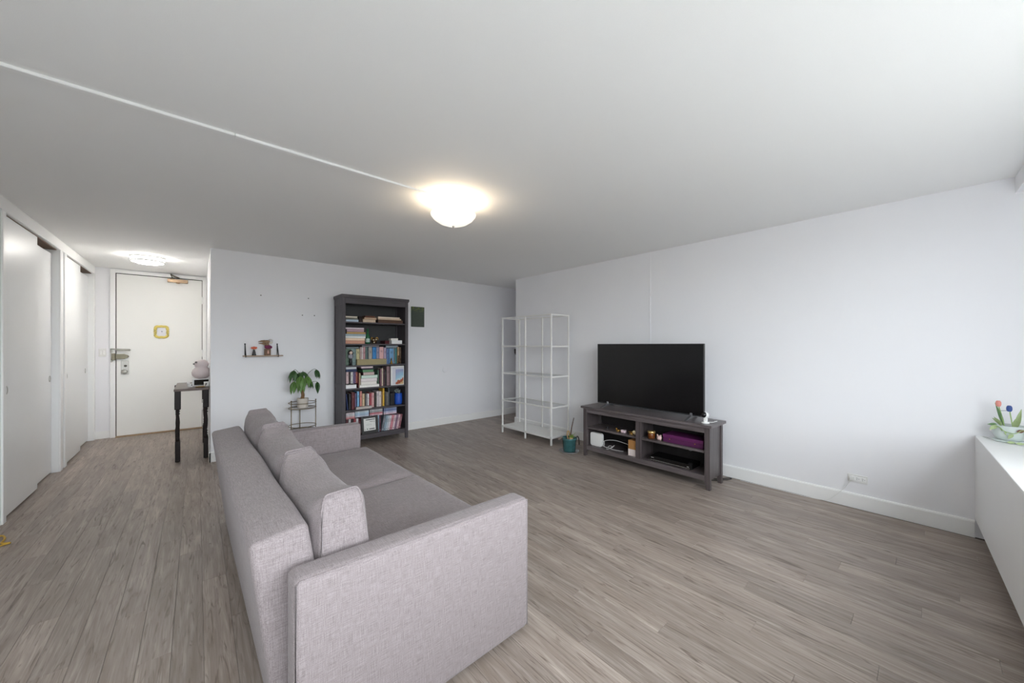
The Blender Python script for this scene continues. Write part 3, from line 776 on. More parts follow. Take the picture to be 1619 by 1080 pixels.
# base and seat pads
bm = NB(); box(bm, -.79, .030, .108, 2.160, .05, .25, bev=.015, seg=2)
obj('base', bm, M_sofa, sofa, smooth=True)
def seat_bm(y0, y1):
    bm = NB()
    nx, ny = 22, 26
    x0, x1 = -.80, .062
    g = {}
    def top(u, v):
        e = min(1, 6 * (1 - abs(u)), 6 * (1 - abs(v)))
        e = max(0, e) ** .5
        z = .385 + .034 * e + .008 * (1 - u * u) * (1 - v * v)
        z += .004 * math.sin(7 * u + 2.3 * v) * e + .003 * math.sin(11 * v - 3 * u) * e
        return z
    for i in range(nx + 1):
        for j in range(ny + 1):
            u = -1 + 2 * i / nx; v = -1 + 2 * j / ny
            u = math.copysign(abs(u) ** .8, u); v = math.copysign(abs(v) ** .8, v)
            g[i, j] = bm.verts.new((x0 + (x1 - x0) * (u + 1) / 2, y0 + (y1 - y0) * (v + 1) / 2, top(u, v)))
    for i in range(nx):
        for j in range(ny):
            bm.faces.new((g[i, j], g[i + 1, j], g[i + 1, j + 1], g[i, j + 1]))
    loop = [g[i, 0] for i in range(nx + 1)] + [g[nx, j] for j in range(1, ny + 1)] + [g[i, ny] for i in range(nx - 1, -1, -1)] + [g[0, j] for j in range(ny - 1, 0, -1)]
    prev = loop
    for dz, out in ((.02, .010), (.07, .014), (.115, .010), (.135, 0.0)):
        cur = []
        for v in loop:
            cx = 1 if abs(v.co.x - x1) < 1e-4 else (-1 if abs(v.co.x - x0) < 1e-4 else 0)
            cur.append(bm.verts.new((v.co.x + cx * out, v.co.y, .385 - dz)))
        n = len(loop)
        for k in range(n):
            l = (k + 1) % n
            bm.faces.new((prev[l], prev[k], cur[k], cur[l]))
        prev = cur
    bm.faces.new(prev)
    bmesh.ops.recalc_face_normals(bm, faces=bm.faces[:])
    return bm
for (y0, y1) in ((.110, 1.198), (1.200, 2.158)):
    obj('seat_cushion', seat_bm(y0, y1), M_sofa, sofa, smooth=True)
for x_, y_ in ((-.05, .12), (-.90, .3), (-.05, 2.13), (-.90, 1.95)):
    f = NB(); lathe(f, [(.022, 0), (.026, .052)], 16, c=(x_ if x_ > -.5 else -.87, y_, 0))
    obj('foot', f, M_black, sofa)

def cushion_bm(L, H, seed):
    """stuffed box cushion: y length, z height, x thickness; end panels keep square corners, the middle is round and sags"""
    rnd = random.Random(seed); ph = rnd.random() * 6
    bm = NB(); N, K = 26, 40
    rings = []
    for i in range(N + 1):
        a = -1 + 2 * i / N
        a = math.copysign(1 - (1 - abs(a)) ** 1.4, a)
        e = abs(a) ** 5
        n = 2.7 + 11 * e
        Hh = H / 2 * (1 - .050 * (1 - e)); T = .102 * (1 - e) + .058 * e
        ring = []
        for k in range(K):
            t = 2 * PI * k / K
            c, s = math.cos(t), math.sin(t)
            x = T * math.copysign(abs(c) ** (2 / n), c); z = Hh * math.copysign(abs(s) ** (2 / n), s)
            if e > .3: x *= 1 + .36 * e * (1 - (z / Hh) ** 2)             # the end panel barrels
            if z > 0: z -= .026 * (1 - e) * (1 - (x / .13) ** 2) * (z / Hh)
            w = (.004 * math.sin(8 * a + 5 * z / Hh + ph) + .003 * math.sin(15 * z / Hh - 6 * a + ph)) * (1 - e)
            y = a * L / 2 + .012 * e * math.copysign(1, a) * (1 - (z / Hh) ** 2) * (1 if e > .9 else 0)
            ring.append(bm.verts.new((x + math.copysign(w, x), y, z)))
        rings.append(ring)
    for A, Bq in zip(rings, rings[1:]):
        for k in range(K):
            l = (k + 1) % K
            bm.faces.new((A[k], A[l], Bq[l], Bq[k]))
    for ring, sgn in ((rings[0], -1), (rings[-1], 1)):
        prev = ring
        for q in (.8, .55, .3):
            cur = [bm.verts.new((v.co.x * q, v.co.y + sgn * .010 * (1 - q), v.co.z * q)) for v in ring]
            for k in range(K):
                l = (k + 1) % K
                bm.faces.new((prev[k], prev[l], cur[l], cur[k]))
            prev = cur
        bm.faces.new(prev)
    bmesh.ops.recalc_face_normals(bm, faces=bm.faces[:])
    return bm, [[v.co.copy() for v in rings[0]], [v.co.copy() for v in rings[-1]]]
for k, (yc, L_, H) in enumerate(((.462, .630, .415), (1.108, .640, .425), (1.765, .650, .445))):
    bm, cr = cushion_bm(L_, H, k)
    c = obj('back_cushion', bm, M_sofa, sofa, loc=(-.772, yc, .405 + H / 2), smooth=True)
    c.rotation_euler = (0, -.05, 0)
    for line in cr:
        s = NB(); tube(s, line, .0030, 5, closed=True)
        obj('piping', s, M_sofa, c)

# ================================================================== BOOKCASE
X0, X1, YF, YR, HT = 1.405, 2.303, 4.945, 5.300, 1.985
bc = thing('bookcase', 'tall dark grey bookcase full of books against the back wall', 'bookcase', (X0, YR, 0))
def L(x, y, z): return (x - X0, y - YR, z)
W = X1 - X0; D = YR - YF
for xa in (0.0, W - .042):
    bm = NB()
    box(bm, xa, xa + .042, -D, -D + .022, 0, 1.945, bev=.002)
    obj('front_post', bm, M_bookcase, bc)
    bm = NB(); box(bm, xa, xa + .042, -.03, 0, 0, 1.945, bev=.002); obj('rear_post', bm, M_bookcase, bc)
    bm = NB()
    xs = xa + .008 if xa == 0 else xa + .014
    box(bm, xs, xs + .020, -D + .022, -.03, .10, 1.945)
    xo = xa + .002 if xa == 0 else xa + .030
    for (za, zb) in ((.10, .17), (.76, .82), (1.86, 1.945)): box(bm, xo, xo + .010, -D + .022, -.03, za, zb)
    obj('side_panel', bm, M_bookcase, bc)
obj('back_panel', B(.02, W - .02, -.012, -.004, .10, 1.945), M_bookback, bc)
bm = NB(); box(bm, -.012, W + .012, -D - .014, .0, 1.955, 1.990, bev=.004, seg=2); box(bm, -.004, W + .004, -D - .006, 0, 1.943, 1.956)
obj('top', bm, M_bookshelf, bc)
obj('top_rail', B(.042, W - .042, -D + .002, -D + .02, 1.875, 1.945), M_bookshelf, bc)
obj('bottom_rail', B(.042, W - .042, -D + .012, -D + .03, .075, .118), M_bookshelf, bc)
SHELF_Z = {1: 1.64, 2: 1.35, 3: 1.065, 4: .762, 5: .478, 6: .135}
for k, z in SHELF_Z.items():
    obj('shelf', B(.030, W - .030, -D + .020, -.012, z - .018, z, bev=.0015), M_bookshelf, bc)

# ---- what stands on its shelves
BOOKMATS = {}
def bookmat(hexc, kind='cover'):
    k = hexc + kind
    if k not in BOOKMATS:
        BOOKMATS[k] = mat('%s_%s' % (kind, hexc), hexc, rough=.55 if kind == 'cover' else .85, vary=.10 if kind == 'cover' else .12, scale=45)
    return BOOKMATS[k]
def printmat(hexc, k=.22):
    v = [int(hexc[i:i + 2], 16) for i in (0, 2, 4)]
    t = 235 if sum(v) < 360 else 60
    return bookmat(''.join('%02x' % int(c + (t - c) * k) for c in v), 'print')
PAGES = mat('paper_pages', (222, 212, 194), rough=.9, vary=.08, scale=300)
M_spineprint = mat('spine_print', (226, 222, 212), rough=.7)
SPINE_BAND = mat('spine_band', (52, 48, 50), rough=.6)
def book_up(w, d, h, rnd):
    """standing book, spine toward -y, origin at the spine's foot centre"""
    bm = NB(); c = .0022; x = w / 2
    box(bm, -x, -x + c, 0, d, 0, h, mi=0); box(bm, x - c, x, 0, d, 0, h, mi=0)
    n = 5
    pts = [(-x, c)] + [(-x + w * i / n, -.0035 * math.sin(PI * i / n)) for i in range(n + 1)] + [(x, c)]
    prism(bm, pts, 'Z', 0, h, mi=0)
    box(bm, -x + c, x - c, c, d - .004, .002, h - .003, mi=1)
    # printed title bars on the spine
    if w > .012:
        zz = h * rnd.uniform(.62, .72); hh = h * rnd.uniform(.08, .16)
        box(bm, -x * .45, x * .45, -.0042, .001, zz, zz + hh, mi=2)
        box(bm, -x * .5, x * .5, -.0042, .001, h * .12, h * .12 + .008, mi=2)
    return bm
def book_flat(w, d, t):
    bm = NB(); c = min(.0025, t * .18); x = w / 2
    box(bm, -x, x, 0, d, 0, c, mi=0); box(bm, -x, x, 0, d, t - c, t, mi=0)
    box(bm, -x, -x + c, 0, d, c, t - c, mi=0)
    box(bm, -x + c, x - .004, .004, d - .003, c, t - c, mi=1)
    return bm
def case_up(w, d, h):
    bm = NB(); x = w / 2
    box(bm, -x, x, 0, d, 0, h, bev=.0012, mi=0)
    box(bm, -x * .7, x * .7, -.0006, .001, h * .55, h * .80, mi=1)
    box(bm, -x * .7, x * .7, -.0006, .001, h * .08, h * .14, mi=2)
    return bm
def case_flat(w, d, t):
    bm = NB(); x = w / 2
    box(bm, -x, x, 0, d, 0, t, bev=.0012, mi=0)
    box(bm, -x * .35, x * .45, -.0006, .001, t * .25, t * .75, mi=1)
    box(bm, -x * .9, -x * .72, -.0006, .001, t * .2, t * .8, mi=2)
    return bm
rnd = random.Random(11)
GROUPS = {1: 'books in the top bookcase compartment', 2: 'books on the second bookcase shelf', 3: 'books on the third bookcase shelf', 4: 'books on the fourth bookcase shelf', 5: 'books on the fifth bookcase shelf', 6: 'disc cases on the bottom bookcase shelf'}
for it in SHELF_ITEMS:
    if it[0] == 'F':
        _, s, name, xa, xb, za, zb, Y, dd, cov, edge, lab = it
        if abs(za - SHELF_Z[s]) < .022: za = SHELF_Z[s] + .0004
        if s == 6:                      # keep the case stacks clear of the shelf above
            za, zb = .360 + (za - .360) * .86, .360 + (zb - .360) * .86
        dd = min(dd, YR - .013 - Y)
        w, t = xb - xa, zb - za - .0004
        if name == 'book':
            o = obj(name, book_flat(w, dd, t), [bookmat(cov), bookmat(edge, 'edge')])
        elif name == 'disc_case':
            o = obj(name, case_flat(w, dd, t), [bookmat(cov), printmat(cov), printmat(cov, .4)])
        else:
            o = obj(name, B(-w / 2, w / 2, 0, dd, 0, t, bev=.002), bookmat(edge))
        o.location = ((xa + xb) / 2, Y, za + .0002)
        o.rotation_euler = (0, 0, rnd.uniform(-.012, .012) if name == 'book' and t < .03 else 0)
    else:
        _, s, name, xa, xb, za, zb, Y, dd, cov, edge, lab, lean = it
        if abs(za - SHELF_Z[s]) < .02: za = SHELF_Z[s] + .0006
        w, h = xb - xa - .0006, zb - za
        dd = min(dd, YR - .014 - Y)
        if name == 'book':
            o = obj(name, book_up(w, dd, h, rnd), [bookmat(cov), PAGES, printmat(cov)])
        else:
            o = obj(name, case_up(w, dd, h), [bookmat(cov), printmat(cov), printmat(cov, .4)])
        o.location = ((xa + xb) / 2, Y + (rnd.uniform(-.006, .006) if not lean else 0), za + abs(lean) * w * .5)
        o.rotation_euler = (0, lean, 0)
    tag(o, lab, 'book' if name == 'book' else ('disc case' if name == 'disc_case' else 'box'), GROUPS[s] if name != 'box' else None)

# green glass bottle
bt = thing('bottle', 'green glass bottle with pale label on the second bookcase shelf', 'bottle', (1.767, 5.06, SHELF_Z[2] + .0005))
bm = NB(); lathe(bm, [(.026, 0), (.030, .004), (.030, .085), (.026, .11), (.014, .14), (.0125, .19), (.015, .192), (.015, .205), (.012, .206)], 24)
obj('glass_body', bm, mat('green_glass', (28, 96, 56), rough=.12, vary=.05, spec=.7), bt)
bm = NB(); lathe(bm, [(.0306, .02), (.0306, .07)], 24, caps=False)
obj('paper_label', bm, mat('bottle_label', (178, 200, 190), rough=.8), bt)
# brass animal head ornament
orn = thing('ornament', 'brass and white animal head ornament beside the green bottle', 'ornament', (1.858, 5.05, SHELF_Z[2] + .0005))
bm = NB(); ball(bm, (0, .01, .045), .040, .035, .040); ball(bm, (-.008, -.02, .030), .024, .022, .022); box(bm, -.03, .03, -.02, .03, 0, .012, bev=.004)
obj('head', bm, M_bronze, orn, smooth=True)
bm = NB()
for s in (-1, 1): tube(bm, spline([(s * .02, .01, .075), (s * .038, .005, .088), (s * .046, -.005, .070), (s * .038, -.012, .052)], 4), [.008, .008, .007, .007, .007, .006, .006, .006, .005, .005, .004, .004, .003], 8)
obj('horns', bm, M_gold, orn)
bm = NB(); ball(bm, (-.022, -.022, .052), .010); ball(bm, (.012, -.026, .058), .010); ball(bm, (-.02, -.036, .02), .010)
obj('white_patches', bm, mat('bone_white', (222, 210, 186), rough=.5), orn)

# dark haired figurine
fg = thing('figurine', 'small dark haired figurine in grey top and black skirt, third shelf', 'figurine', (1.522, 4.985, SHELF_Z[3] + .0005))
bm = NB(); lathe(bm, [(.024, 0), (.024, .006), (.018, .01), (.020, .05), (.016, .085), (.014, .09)], 16)
obj('skirt', bm, M_black, fg)
bm = NB(); lathe(bm, [(.014, .088), (.022, .10), (.024, .125), (.018, .142), (.008, .148)], 16); 
for s in (-1, 1): tube(bm, [(s * .022, 0, .135), (s * .030, -.008, .110), (s * .016, -.022, .100)], [.008, .007, .005])
obj('torso', bm, mat('figurine_grey', (150, 150, 158), rough=.6), fg)
bm = NB(); ball(bm, (0, -.004, .168), .021, .020, .024); ball(bm, (0, -.024, .165), .004)
obj('head', bm, mat('figurine_face', (224, 200, 184), rough=.55), fg)
bm = NB(); ball(bm, (0, .005, .178), .027, .024, .024); ball(bm, (-.020, .004, .160), .012, .012, .020); ball(bm, (.020, .004, .160), .012, .012, .020)
obj('hair', bm, mat('figurine_hair', (36, 24, 22), rough=.5), fg)
kb = thing('box', 'long khaki cardboard box lying before the book row, third shelf', 'box', (1.7975, 4.972, SHELF_Z[3] + .0005))
M_khaki = mat('khaki_card', (158, 146, 110), rough=.75, vary=.1)
obj('body', B(-.198, .198, 0, .050, 0, .066, bev=.002), M_khaki, kb)
bm = NB(); box(bm, -.2, .2, -.002, .052, .062, .077, bev=.002)
obj('lid', bm, M_khaki, kb)
bl = thing('bell', 'small gold bell shaped figure at the end of the khaki box', 'ornament', (2.073, 4.99, SHELF_Z[3] + .0005))
bm = NB(); lathe(bm, [(.020, 0), (.020, .006), (.016, .012), (.012, .04), (.008, .052), (.005, .056)], 20)
obj('body', bm, M_gold, bl)
bm = NB(); ball(bm, (0, 0, .066), .011); lathe(bm, [(.004, .074), (.006, .08), (.001, .098)], 10)
obj('handle', bm, M_brass, bl)
bz = thing('statuette', 'slim bronze statuette before the tan book on third shelf', 'ornament', (2.185, 4.985, SHELF_Z[3] + .0005))
bm = NB(); box(bm, -.018, .018, -.012, .012, 0, .010, bev=.002)
obj('base', bm, M_black, bz)
bm = NB(); lathe(bm, [(.009, .01), (.014, .03), (.010, .06), (.015, .082), (.006, .095)], 12); ball(bm, (0, 0, .108), .011)
tube(bm, [(.012, 0, .085), (.020, -.004, .065), (.008, -.012, .055)], .004); tube(bm, [(-.012, 0, .085), (-.018, 0, .105), (-.010, 0, .122)], .004)
obj('figure', bm, M_bronze, bz, smooth=True)

# white picture frame with a landscape print
pf = thing('framed_landscape', 'white picture frame with small landscape print on the fourth shelf', 'picture frame', (2.164, 4.992, SHELF_Z[4] + .001), 0)
bm = NB()
fw, fh = .196, .272
for (a, b, c, d) in ((-fw / 2, -fw / 2 + .020, 0, fh), (fw / 2 - .008, fw / 2, 0, fh), (-fw / 2 + .02, fw / 2 - .008, 0, .010), (-fw / 2 + .02, fw / 2 - .008, fh - .02, fh)):
    box(bm, a, b, 0, .016, c, d, bev=.002)
obj('frame', bm, M_white, pf)
obj('mat_board', B(-fw / 2 + .018, fw / 2 - .006, .008, .012, .008, fh - .018), mat('mat_board', (206, 206, 214), rough=.8), pf)
mp_ = bpy.data.materials.new('landscape_print'); mp_.use_nodes = True
nt = mp_.node_tree; p = nt.nodes['Principled BSDF']; p.inputs['Roughness'].default_value = .6
tc = nt.nodes.new('ShaderNodeTexCoord'); sx_ = nt.nodes.new('ShaderNodeSeparateXYZ'); nt.links.new(tc.outputs['Generated'], sx_.inputs[0])
nz = nt.nodes.new('ShaderNodeTexNoise'); nz.inputs['Scale'].default_value = 6; nt.links.new(tc.outputs['Generated'], nz.inputs['Vector'])
m1 = nt.nodes.new('ShaderNodeMath'); m1.operation = 'MULTIPLY_ADD'; m1.inputs[1].default_value = .45; nt.links.new(nz.outputs['Fac'], m1.inputs[0]); nt.links.new(sx_.outputs['Z'], m1.inputs[2])
m2 = nt.nodes.new('ShaderNodeMath'); m2.operation = 'MULTIPLY_ADD'; m2.inputs[1].default_value = -.28; nt.links.new(sx_.outputs['X'], m2.inputs[0]); nt.links.new(m1.outputs[0], m2.inputs[2])
cr_ = nt.nodes.new('ShaderNodeValToRGB'); nt.links.new(m2.outputs[0], cr_.inputs[0])
el = cr_.color_ramp.elements
el[0].position = .10; el[0].color = srgb((206, 176, 130)); el[1].position = .95; el[1].color = srgb((150, 156, 190))
for pos_, c_ in ((.22, (150, 66, 44)), (.34, (176, 98, 66)), (.40, (196, 214, 222)), (.62, (150, 192, 214))):
    e = el.new(pos_); e.color = srgb(c_)
nt.links.new(cr_.outputs[0], p.inputs['Base Color'])
obj('print', B(-.026, fw / 2 - .009, .004, .0078, .010, .225), mp_, pf)

# black box, blue vase with dried sprigs on the fifth shelf
bb = thing('box', 'black square box between slate book and blue vase', 'box', (2.1035, 5.03, SHELF_Z[5] + .0005))
obj('body', B(-.032, .032, 0, .10, 0, .165, bev=.003), mat('black_card', (24, 22, 26), rough=.5), bb)
obj('lid', B(-.034, .034, -.002, .102, .140, .172, bev=.003), mat('black_card_lid', (32, 28, 34), rough=.45), bb)
bv = thing('vase', 'cobalt blue vase with dried pale sprigs on the fifth shelf', 'vase', (2.204, 5.06, SHELF_Z[5] + .0005))
bm = NB(); lathe(bm, [(.042, 0), (.050, .006), (.056, .05), (.056, .10), (.052, .150), (.054, .158), (.048, .158), (.046, .145)], 28, caps=True)
obj('body', bm, mat('cobalt_glaze', (38, 86, 190), rough=.22, vary=.1, spec=.7), bv)
bm = NB()
for k in range(9):
    a = k * 2.4; q = .02 + .006 * (k % 3)
    p0 = Vector((q * math.cos(a) * .6, q * math.sin(a) * .6, .145)); p1 = p0 + Vector((-.025 + .02 * math.cos(a), .01 * math.sin(a) - .02, .045 + .008 * (k % 4)))
    tube(bm, [p0, (p0 + p1) / 2 + Vector((0, 0, .01)), p1], .0016, 5)
    for t in (.5, .75, 1): ball(bm, tuple(p0.lerp(p1, t) + Vector((.004 * math.cos(k * 3 + 9 * t), 0, .006))), .0055, .004, .007, 8, 6)
obj('sprigs', bm, mat('dried_sprig', (150, 164, 160), rough=.8, vary=.2), bv)

# black photo frame with a printed sheet on the bottom shelf
cf = thing('framed_photo', 'black frame with white printed sheet leaning on the bottom shelf', 'picture frame', (1.770, 4.972, SHELF_Z[6] + .003), 0)
cf.rotation_euler = (-.10, -.02, -.05)
bm = NB()
for (a, b, c, d) in ((-.110, -.080, 0, .232), (.076, .110, 0, .232), (-.08, .076, 0, .040), (-.08, .076, .205, .232)): box(bm, a, b, -.012, .004, c, d, bev=.003)
obj('frame', bm, mat('black_frame', (30, 28, 27), rough=.4), cf)
obj('sheet', B(-.082, .078, -.004, .002, .038, .207), mat('white_sheet', (232, 232, 228), rough=.7), cf)
bm = NB()
for (a, b, c, d) in ((-.050, .068, .180, .190), (.0, .045, .155, .160), (.055, .061, .148, .162), (-.010, .062, .055, .066), (-.040, -.028, .055, .068), (-.066, -.060, .05, .06), (-.05, .02, .125, .1265), (-.05, .03, .112, .1135)):
    box(bm, a, b, -.0048, -.0035, c, d)
obj('printed_bars', bm, mat('black_ink', (36, 36, 38), rough=.8), cf)

# ================================================================== WALL: picture, shelf, pins
pc = thing('picture', 'dark green unframed picture on the wall beside the bookcase top', 'picture', (2.660, YB, 1.783))
bm = NB(); box(bm, -.115, .115, -.012, 0, -.16, .16, bev=.010, seg=2)
mg = bpy.data.materials.new('green_picture_print'); mg.use_nodes = True
nt = mg.node_tree; p = nt.nodes['Principled BSDF']; p.inputs['Roughness'].default_value = .55
tc = nt.nodes.new('ShaderNodeTexCoord'); mpg = nt.nodes.new('ShaderNodeMapping'); mpg.inputs['Scale'].default_value = (14, 1, 30); nt.links.new(tc.outputs['Object'], mpg.inputs[0])
n1 = nt.nodes.new('ShaderNodeTexNoise'); n1.inputs['Scale'].default_value = 2.2; n1.inputs['Detail'].default_value = 4; nt.links.new(mpg.outputs[0], n1.inputs['Vector'])
sx_ = nt.nodes.new('ShaderNodeSeparateXYZ'); nt.links.new(tc.outputs['Object'], sx_.inputs[0])
r1 = nt.nodes.new('ShaderNodeMapRange'); r1.inputs['From Min'].default_value = .06; r1.inputs['From Max'].default_value = .12; nt.links.new(sx_.outputs['Z'], r1.inputs['Value'])
r2 = nt.nodes.new('ShaderNodeMapRange'); r2.inputs['From Min'].default_value = .48; r2.inputs['From Max'].default_value = .62; nt.links.new(n1.outputs['Fac'], r2.inputs['Value'])
mm = nt.nodes.new('ShaderNodeMath'); mm.operation = 'MULTIPLY'; nt.links.new(r1.outputs[0], mm.inputs[0]); nt.links.new(r2.outputs[0], mm.inputs[1])
ba = nt.nodes.new('ShaderNodeMix'); ba.data_type = 'RGBA'; ba.inputs[6].default_value = srgb('343d38'); ba.inputs[7].default_value = srgb('505a4c'); nt.links.new(n1.outputs['Fac'], ba.inputs[0])
bx_ = nt.nodes.new('ShaderNodeMix'); bx_.data_type = 'RGBA'; bx_.inputs[7].default_value = srgb('6c7a3a'); nt.links.new(mm.outputs[0], bx_.inputs[0]); nt.links.new(ba.outputs[2], bx_.inputs[6])
nt.links.new(bx_.outputs[2], p.inputs['Base Color'])
obj('panel', bm, mg, pc)

ws = thing('wall_shelf', 'small wooden ledge hung by two black straps on back wall', 'shelf', (.608, YB, 1.195))
obj('board', B(-.200, .200, -.105, -.002, 0, .013, bev=.002), woodmat('light_wood', 'b7a08a', '94806c', 'X'), ws)
for xx in (-.176, .150):
    bm = NB()
    tube(bm, [(xx, -.004, .150), (xx, -.108, .014), (xx, -.108, -.003), (xx, -.004, -.003), (xx, -.004, .15)], .0048, 6)
    ball(bm, (xx, -.005, .150), .008)
    obj('strap', bm, M_black, ws)
f1 = thing('figurine', 'black conical figurine with orange flower head on the wall ledge', 'figurine', (.515, YB - .055, 1.2085))
bm = NB(); lathe(bm, [(.022, 0), (.022, .004), (.015, .03), (.017, .036), (.010, .055), (.013, .06), (.006, .072)], 18)
obj('body', bm, mat('figurine_black', (30, 30, 32), rough=.35), f1)
bm = NB()
for k in range(7):
    a = k * 2 * PI / 7; ball(bm, (.019 * math.cos(a), .014 * math.sin(a), .088 + .004 * math.cos(2 * a)), .014, .012, .012, 10, 8)
ball(bm, (0, -.004, .094), .014)
obj('flower_head', bm, mat('coral_orange', (214, 104, 72), rough=.5, vary=.15), f1)
f2 = thing('ornament', 'carved wooden bird head ornament with magenta ball on the wall ledge', 'ornament', (.650, YB - .055, 1.2085))
bm = NB(); box(bm, -.032, .032, -.026, .026, 0, .080, bev=.005, seg=2)
obj('block', bm, mat('carved_wood', (112, 84, 62), rough=.6, vary=.4, scale=70), f2)
bm = NB(); lathe(bm, [(0, -.030), (.010, -.012), (.007, .012), (0, .036)], 12, c=(.004, -.024, .040), sy=.5)
obj('inlay', bm, mat('pale_pink_inlay', (222, 176, 158), rough=.5), f2)
bm = NB(); ball(bm, (.006, -.012, .100), .036, .030, .026); ball(bm, (-.016, -.012, .104), .018, .02, .018); ball(bm, (.03, -.010, .098), .018, .02, .018)
obj('magenta_ball', bm, mat('magenta_yarn', (120, 46, 84), rough=.8, vary=.35, scale=90), f2)
bm = NB()
ball(bm, (-.010, -.008, .162), .036, .022, .022)
tube(bm, spline([(.0, -.008, .12), (-.004, -.008, .140), (-.012, -.008, .156)], 4), .018, 10)
tube(bm, [(-.03, -.008, .170), (-.062, -.008, .172), (-.094, -.008, .166)], [.017, .010, .003], 10)
tube(bm, [(-.026, -.008, .154), (-.056, -.008, .142), (-.090, -.008, .146)], [.014, .008, .003], 10)
tube(bm, spline([(-.05, -.008, .142), (-.03, -.008, .128), (-.016, -.008, .108), (-.012, -.008, .09)], 4), .008, 8)
obj('beaked_head', bm, mat('carved_wood_light', (142, 116, 90), rough=.55, vary=.35, scale=70), f2, smooth=True)
bm = NB()
for k in range(5):
    x_ = .012 + .010 * k
    tube(bm, [(x_, -.006, .155), (x_ + .002, -.006, .190 - .004 * abs(k - 2)), (x_ - .002, -.006, .204 - .005 * abs(k - 1.5))], [.0045, .003, .0015], 8)
ball(bm, (.028, -.006, .152), .024, .016, .016)
obj('crest', bm, mat('pale_bone_crest', (212, 206, 194), rough=.4), f2)

for k, (hx, hz, lab) in enumerate(((.589, 1.942, 'lone dark wall screw high above the wooden ledge'), (1.107, 1.947, 'highest of three dark wall screws beside the bookcase'), (1.037, 1.722, 'lower dark wall screw above the money plant, farther from bookcase'), (1.178, 1.725, 'lower dark wall screw above the money plant, closer to bookcase'))):
    bm = NB(); lathe(bm, [(.006, -.002), (.007, .004), (.005, .009), (0, .0095)], 10, M=Matrix.Translation((hx, YB, hz)) @ Matrix.Rotation(PI / 2, 4, 'X'))
    tag(obj('screw', bm, mat('dark_screw', (96, 92, 90), rough=.5, metal=.4)), lab, 'screw')
bm = NB(); lathe(bm, [(.045, -.001), (.045, .004), (.040, .007), (0, .008)], 24, M=Matrix.Translation((3.154, YB, .914)) @ Matrix.Rotation(PI / 2, 4, 'X'))
tag(obj('wall_plug', bm, M_wall), 'round painted blanking plate low on the back wall', 'plate')
hk = thing('coat_hook', 'dark bird shaped hook on the passage wall behind white shelves', 'hook', (4.735, YB, 1.20))
bm = NB(); ball(bm, (0, -.018, .0), .024, .012, .048); ball(bm, (-.012, -.020, .045), .018, .012, .014); tube(bm, [(-.024, -.020, .046), (-.046, -.022, .040)], [.007, .002], 8)
obj('bird', bm, mat('dark_wood_bird', (58, 44, 42), rough=.5), hk, smooth=True)
bm = NB(); tube(bm, spline([(0, -.002, -.01), (0, -.02, -.055), (0, -.045, -.055), (0, -.05, -.035)], 4), .005, 8)
obj('hook', bm, M_black, hk)

# ================================================================== MONEY PLANT ON ITS STAND
ps = thing('plant_stand', 'slim gold wire plant stand with two round tiers by the bookcase', 'plant stand', (1.000, 5.175, 0))
PR = .152
angs = [math.radians(a) for a in (208, 332, 90)]
for a in angs:
    bm = NB(); tube(bm, [(PR * math.cos(a), PR * math.sin(a), 0), (PR * math.cos(a), PR * math.sin(a), .642)], .0052, 8)
    ball(bm, (PR * math.cos(a), PR * math.sin(a), .646), .009, .009, .007, 10, 8)
    obj('leg', bm, M_brassdark, ps)
def circ(z, r, n=40): return [(r * math.cos(2 * PI * i / n), r * math.sin(2 * PI * i / n), z) for i in range(n)]
for z in (.612, .548, .325, .270):
    bm = NB(); tube(bm, circ(z, PR), .0042, 6, closed=True); obj('ring', bm, M_brassdark, ps)
for z in (.548, .270):
    bm = NB(); lathe(bm, [(PR - .003, z - .002), (PR - .003, z + .002)], 40)
    obj('tray', bm, mat('mirror_tray', (206, 202, 198), rough=.12, metal=.7, vary=.01), ps)
mp = thing('potted_money_plant', 'braided money plant in white pot on the gold stand', 'plant', (1.000, 5.160, .5505))
bm = NB(); lathe(bm, [(.052, 0), (.058, .004), (.064, .112), (.066, .116), (.062, .118), (.059, .108), (.056, .098), (0, .098)], 32, caps=True)
obj('pot', bm, mat('ribbed_pot', (212, 204, 194), rough=.55, vary=.04, scale=50), mp)
bm = NB(); lathe(bm, [(.057, .096), (.04, .101), (0, .103)], 24, caps=False); obj('soil', bm, M_soil, mp)
bm = NB()
for k in range(3):
    pts = []
    for i in range(15):
        t = i / 14; a = k * 2 * PI / 3 + t * 5.0; r = .013 * (1 - .3 * t)
        pts.append((r * math.cos(a), r * math.sin(a), .095 + .155 * t))
    tube(bm, pts, .0105, 8)
obj('trunk', bm, M_trunk, mp)
def leaflet(bm, L_, w, M, fold=.25, droop=.35):
    n = 8; rows = []
    for i in range(n + 1):
        t = i / n
        ww = w * (math.sin(PI * min(1, t ** .8)) ** .9) * (1.15 - .3 * t) if 0 < t < 1 else 0.0008
        x = L_ * t; z = -droop * L_ * t * t
        rows.append([bm.verts.new(M @ Vector((x, s * ww, z + fold * abs(s) * ww))) for s in (-1, -.5, 0, .5, 1)])
    for a, b in zip(rows, rows[1:]):
        for i in range(4):
            f = bm.faces.new((a[i], a[i + 1], b[i + 1], b[i])); f.smooth = True
def palm_leaf_bm(size, spread, tilt, n=6):
    bm = NB()
    for k in range(n):
        a = (k - (n - 1) / 2) / ((n - 1) / 2) * spread
        Lk = size * (1 - .22 * abs(a) / spread)
        M = Matrix.Rotation(a, 4, 'Z') @ Matrix.Rotation(tilt + .12 * abs(a), 4, 'Y')
        leaflet(bm, Lk, Lk * .17, M)
    return bm
